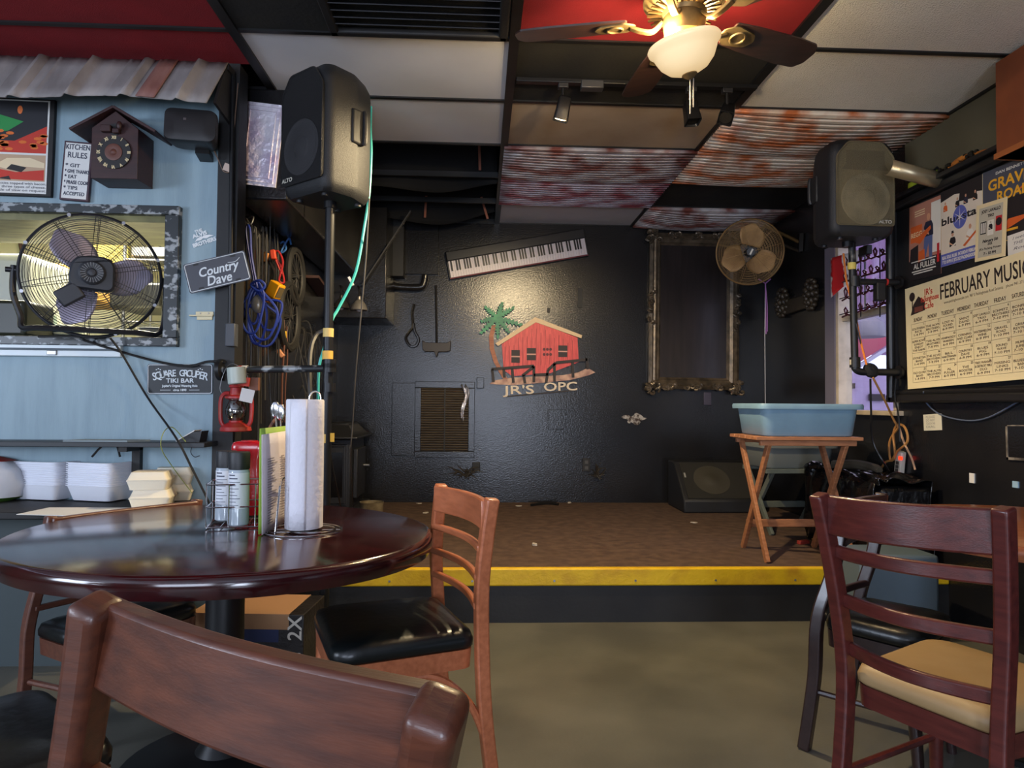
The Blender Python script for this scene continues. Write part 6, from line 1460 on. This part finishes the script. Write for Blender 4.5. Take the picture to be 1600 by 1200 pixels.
# carved plaque
s_ = LW('carved_bracket', 'black carved bracket of two leafy ovals joined by a bar on the side wall', 'carving', lambda a, b: onX(a, b, XR - .01), (1250, 465), NR)
t = s_.t; cm = mat('carved_black_wood', (50, 42, 34), .4, .2, c2=(72, 62, 48), scale=20)
for (cx_, cy_, rx_, ry_) in ((1225, 473, 9, 23), (1270, 460, 10, 25)):
    x, y = s_((cx_, cy_)); rx2 = abs(s_((cx_ + rx_, cy_))[0] - x); ry2 = abs(s_((cx_, cy_ + ry_))[1] - y)
    b = MB(); b.prism(circ(1, 28, (0, 0)), -.001, 0) if 0 else None
    b.prism([(x + rx2 * .8 * math.cos(a), y + ry2 * .8 * math.sin(a)) for a in [2 * PI * k / 28 for k in range(28)]], -.008, .02)
    for k in range(14):
        a = 2 * PI * k / 14; b.sph((x + rx2 * .9 * math.cos(a), y + ry2 * .9 * math.sin(a), .018), (.028, .022, .022), 8, 6)
    for k in range(7):
        a = 2 * PI * k / 7; b.sph((x + rx2 * .5 * math.cos(a), y + ry2 * .5 * math.sin(a), .024), (.022, .03, .022), 8, 6)
    b.sph((x, y, .03), .028, 10, 8); b.build('leafy_oval', cm, t)
MB().prism(s_((1230, 470), (1264, 460), (1264, 481), (1231, 492)), -.008, .025).build('bar', cm, t, bevel=.006)
# tray stands and tubs -----------------------------------------------------------
pine = mat('orange_pine', (176, 120, 84), .5, c2=(150, 98, 66), scale=8, st=(1.5, 8, 8)); grw = mat('grey_painted_wood', (84, 92, 86), .6, c2=(104, 108, 98), scale=10)
def tray_stand(label, c, rz, w, d, h, m, top=True):
    t = thing('tray_stand', label, 'tray stand', TR(c, rz), 'folding tray stands')
    for s_ in (-1, 1):
        for k, nm in ((1, 'leg'), (-1, 'leg')):
            x = s_ * (w / 2 - .06 - (.024 if k < 0 else 0)); MB().bar([(x, -k * d * .5, 0), (x, k * d * .42, h - .03)], .022, .04, (1, 0, 0)).build(nm, m, t, bevel=.003)
    if top:
        for i in range(5):
            y = -d / 2 + d * (i + .5) / 5; MB().box((0, y, h - .01), (w, d / 5 - .008, .02)).build('top_slat', m, t, bevel=.003)
    for y in (-d * .42, d * .42): MB().box((0, y, h - .036), (w - .06, .03, .03)).build('rail', m, t, bevel=.003)
    MB().box((0, d * .34, .16), (w - .16, .02, .045)).build('stretcher', m, t, bevel=.003)
    return t
def tub(label, c, rz, w, d, h, m):
    t = thing('bus_tub', label, 'tub', TR(c, rz), 'plastic bus tubs')
    rp = lambda k, r, e=0: roundpoly([(-w / 2 * k - e, -d / 2 * k - e), (w / 2 * k + e, -d / 2 * k - e), (w / 2 * k + e, d / 2 * k + e), (-w / 2 * k - e, d / 2 * k + e)], r, 5)
    MB().rings([[(x, y, z) for x, y in rp(k, r, e)] for k, z, r, e in ((.86, 0, .05, 0), (.9, .008, .06, 0), (.97, h - .02, .06, 0), (.975, h - .004, .06, 0), (.94, h - .004, .05, 0), (.86, .012, .05, 0), (.2, .01, .01, 0))]).build('body', m, t, ang=50)
    MB().rings([[(x, y, z) for x, y in rp(.975, .06, e)] for e, z in ((-.004, h - .03), (.022, h - .03), (.024, h - .012), (.02, h), (-.01, h), (-.012, h - .008))], False).build('rim', m, t, ang=50)
    return t
c_ = onZ(1236, 880, ZS); tc = V((onY(1240, 690, 3.98).x, 3.98, 0))
sh_ = onY(1240, 683, 3.75).z - ZS
tray_stand('orange wooden folding tray stand on the stage carrying the blue tub', (tc.x, tc.y, ZS), R(0), .61, .42, sh_, pine)
tub('pale blue plastic tub standing on the orange tray stand', (tc.x + .01, tc.y, ZS + sh_ + .001), R(1), .58, .42, onY(1240, 631, 3.76).z - ZS - sh_, mat('pale_blue_plastic', (130, 164, 184), .45, c2=(120, 152, 172), scale=6))
gx_ = onY(1234, 700, 4.75); hh_ = onY(1234, 728, 4.6).z - ZS
tray_stand('grey painted folding tray stand behind the orange one on the stage', (gx_.x, 4.78, ZS), R(4), .56, .4, hh_, grw, False)
tub('grey plastic tub on the grey stand behind the orange tray stand', (gx_.x, 4.78, ZS + hh_ - .02), R(4), .52, .36, .17, mat('grey_plastic_tub', (112, 116, 112), .5))
# trunk in a black bag along the wall
t = thing('bagged_trunk', 'long trunk covered with black crinkled plastic bags along the side wall of the stage', 'trunk')
bagm = mat('black_bin_bag', (16, 16, 18), .22, bump=.9, bscale=16, bst=(1, 1, 1))
tx0, ty0, ty1, tz = 2.17, 3.68, 4.5, onX(1490, 757, 2.5).z
b = SH()
def bag(u, v):
    a = v * 4; e = .014 * math.sin(23 * u + 5 * v) + .01 * math.sin(41 * u * v + 9 * u) + .012 * math.sin(37 * v + 7 * u)
    q = [(tx0, ZS + .004), (tx0 + .0, tz - .03), (tx0 + .06, tz), (XR - .06, tz), (XR - .03, ZS + .004)]
    i = min(3, int(a)); f_ = a - i; x = q[i][0] * (1 - f_) + q[i + 1][0] * f_; z = q[i][1] * (1 - f_) + q[i + 1][1] * f_
    return (x - abs(e), ty0 + (ty1 - ty0) * u, z + (e if 0 < v < 1 else 0))
b.surf(bag, 70, 60).build('bag_cover', bagm, t, solid=.004)
MB().span((tx0 + .02, ty0 + .01, ZS), (XR - .05, ty1 - .01, tz - .03)).build('case', bagm, t, bevel=.03)
b = MB()
for i in range(6):
    pts = [V((tx0 + random.uniform(-.02, .08), ty1 - .02 - random.uniform(0, .12), tz + random.uniform(-.06, .03))) for k in range(5)]
    b.tube(smoothpath(pts, 4), .022, 7)
b.build('bag_knot', bagm, t)
tag(MB().tube(smoothpath([V((tx0 + .1, 4.35, tz + .03)), V((tx0 + .18, 4.2, tz + .045)), V((tx0 + .2, 4.0, tz + .03))], 6), [.03] * 12 + [.02], 8).build('cardboard_flap', mat('dusty_card', (78, 70, 56), .8)), 'dusty brown roll lying on the bagged trunk', 'roll')
cb('yellow coiled cord lying on the stage floor between the tray stand legs', [onZ(x, y, ZS + .012) for x, y in ((1262, 835), (1278, 830), (1290, 836), (1276, 842), (1262, 838), (1280, 846), (1292, 842))], .006, flat((170, 140, 60)))
p = onZ(1255, 850, ZS); tag(MB(TR(p, R(20))).box((0, 0, .012), (.08, .03, .024)).build('red_plug', flat((150, 50, 40)), bevel=.004), 'small red plug lying on the stage by the orange tray stand', 'plug')
# ================================================================== CEILING FAN AND TRACK LIGHTS
brz = mat('antique_brass', (140, 120, 84), .48, .7, c2=(100, 84, 54), scale=10); bladew = mat('dark_walnut_blade', (56, 34, 28), .4, c2=(40, 24, 20), scale=6, st=(1, 10, 1), coat=.2)
hx_, hy_ = .715, 2.40
cf = thing('ceiling_fan', 'dark bladed ceiling fan with a lit glass bowl lamp', 'ceiling fan', TR((hx_, hy_, 0)))
MB().lathe([(.075, ZC), (.08, ZC - .02), (.06, ZC - .05), (.03, ZC - .06), (.025, ZC - .075)], 28).build('canopy', brz, cf)
MB().lathe([(.06, ZC - .07), (.12, ZC - .085), (.145, ZC - .12), (.145, ZC - .16), (.125, ZC - .185), (.08, ZC - .2), (.075, ZC - .215)], 40).build('motor', brz, cf)
b = MB()
for k in range(26):
    a = 2 * PI * k / 26; b.box((.105 * math.cos(a), .105 * math.sin(a), ZC - .199), (.05, .008, .006), MX.Rotation(a, 3, 'Z'))
b.build('motor_vent', mat('dark_brass', (70, 52, 28), .4, .7), cf)
MB().lathe([(.072, ZC - .215), (.076, ZC - .23), (.07, ZC - .28), (.05, ZC - .3), (.04, ZC - .33)], 32).build('light_kit', brz, cf)
zbl = ZC - .225
for k in range(5):
    a = R(94 + 72 * k); T = MX.Rotation(a, 4, 'Z') @ MX.Translation((0, 0, zbl)) @ MX.Rotation(R(-12), 4, 'X')
    o = [(.20, -.055), (.30, -.066), (.5, -.072), (.585, -.066), (.61, -.03), (.61, .03), (.585, .066), (.5, .072), (.3, .066), (.2, .055)]
    bl_ = MB(T).prism(roundpoly(o, .01, 3), -.003, .004).build('blade', bladew, cf)
    ir = MB(T); ir.prism(roundpoly([(.17, -.02), (.21, -.05), (.30, -.035), (.32, 0), (.30, .035), (.21, .05), (.17, .02)], .012, 3), -.009, -.0035)
    ir.tube([(.245 + .028 * math.cos(q), .028 * math.sin(q), -.01) for q in [2 * PI * i / 20 for i in range(20)]], .005, 6, True)
    ir.build('blade_iron', brz, cf, ang=50)
    MB(MX.Rotation(a, 4, 'Z')).bar(smoothpath([(.075, 0, zbl - .0), (.11, 0, zbl - .03), (.15, 0, zbl - .025), (.19, 0, zbl - .008)], 5), .026, .012, (0, 1, 0)).build('arm', brz, cf, bevel=.003)
bowlm = bpy.data.materials.new('frosted_lit_glass'); bowlm.use_nodes = True
nt = bowlm.node_tree; pbs = nt.nodes['Principled BSDF']
pbs.inputs['Base Color'].default_value = lin((240, 220, 180)); pbs.inputs['Roughness'].default_value = .35
pbs.inputs['Emission Color'].default_value = (1, .70, .34, 1); pbs.inputs['Emission Strength'].default_value = .62
TB = MX.Translation((0, 0, zbl - .09)) @ MX.Rotation(R(-13), 4, 'Y') @ MX.Rotation(R(6), 4, 'X')
MB(TB).lathe([(.125, .012), (.13, .004), (.127, -.008), (.115, -.018), (.108, -.035), (.095, -.06), (.07, -.085), (.04, -.098), (.018, -.101), (.018, -.098), (.04, -.094), (.068, -.081), (.092, -.058), (.104, -.034), (.111, -.016), (.122, -.004), (.122, .012)], 48, caps=False).build('glass_bowl', bowlm, cf, ang=60)
MB(TB).lathe([(.026, -.1), (.028, -.104), (.018, -.112), (.008, -.12), (.001, -.122)], 24).build('finial', brz, cf)
fin = TB @ V((0, 0, -.115))
for dx_, ln in ((.0, .13), (.012, .105)): MB().cyl((fin.x + dx_, fin.y, fin.z), (fin.x + dx_, fin.y, fin.z - ln), .0024, seg=6).build('pull_chain', M['steel'], cf)
for i, (x, y) in enumerate(((-.082, -.03), (.075, .04))):
    q = TB @ V((x, y, -.01))
    MB(MX.Translation(q)).sph((0, 0, 0), (.014, .014, .018), 14, 10).build('bulb', mat('warm_bulb', (255, 196, 110), .4, emit=6), cf)
    l = bpy.data.lights.new('fan_bulb', 'POINT'); l.energy = 44; l.color = (1, .74, .40); l.shadow_soft_size = .04
    lo = bpy.data.objects.new('fan_bulb', l); COL.objects.link(lo); lo.location = (hx_ + q.x, hy_ + q.y, q.z + .05)
l = bpy.data.lights.new('fan_bowl_glow', 'SPOT'); l.energy = 26; l.color = (1, .72, .38); l.shadow_soft_size = .05; l.spot_size = R(176); l.spot_blend = .25
lo = bpy.data.objects.new('fan_bowl_glow', l); COL.objects.link(lo); lo.location = (hx_ - .06, hy_, zbl - .225)
# track light
ty_ = 3.33
ra, rb = onY(807, 109, ty_), onY(1182, 121, ty_)
zr_ = ZC - .03
t = thing('track_rail', 'black track rail fixed across the black ceiling tile', 'track')
MB().span((ra.x, ty_ - .018, zr_), (rb.x, ty_ + .018, ZC - .008)).build('rail', M['blackmetal'], t, bevel=.003)
p = onY(925, 110, ty_); MB().box((p.x, ty_, zr_ - .005), (.11, .05, .04)).build('feed_box', mat('dark_grey_plastic', (52, 52, 54), .4), t, bevel=.004)
lens = mat('lit_spot_lens', (255, 226, 170), .3, emit=9)
for i, (px, aim, lab) in enumerate(((880, V((-.2, .2, -.95)), 'lit track spotlight hanging apart at the far end of the rail'), (1080, V((.1, -.2, -1)), 'unlit black track spotlight right behind the fan pull chains'), (1136, V((-.35, -.6, -.75)), 'unlit black track spotlight nearest the rusty panels'))):
    p = onY(px, 118, ty_); aim = aim.normalized()
    hd = V((p.x, ty_, zr_ - .12)); s1 = V((1, 0, 0)); s1 = (s1 - aim * s1.dot(aim)).normalized(); s2 = aim.cross(s1)
    t = thing('track_spotlight', lab, 'spotlight', None, 'spotlights on the track')
    MB().box((p.x, ty_, zr_ - .012), (.05, .034, .024)).build('adapter', M['blackplastic'], t, bevel=.003)
    MB().cyl((p.x, ty_, zr_ - .02), (p.x, ty_, zr_ - .1), .008, seg=10).build('stem', M['blackmetal'], t)
    T = axes(hd, s1, s2, aim)
    q = .032
    MB(T).rings([[(x * k, y * k, z) for x, y in roundpoly([(-q, -q), (q, -q), (q, q), (-q, q)], .01, 3)] for k, z in ((.7, -.055), (.95, -.045), (1.05, .02), (1.15, .06), (1.02, .06), (.9, .045), (.2, .045))]).build('head', M['blackmetal'], t, ang=50)
    MB(T).cyl((0, 0, .045), (0, 0, .052), .03, seg=20).build('lens', lens if i == 0 else mat('dark_lens', (30, 28, 26), .1), t)
    if i == 0:
        l = bpy.data.lights.new('track_spot', 'SPOT'); l.energy = 195; l.color = (1, .78, .45); l.spot_size = R(164); l.spot_blend = .3; l.shadow_soft_size = .03
        lo = bpy.data.objects.new('track_spot', l); COL.objects.link(lo); lo.location = hd + aim * .075
        lo.rotation_euler = aim.to_track_quat('-Z', 'Y').to_euler()
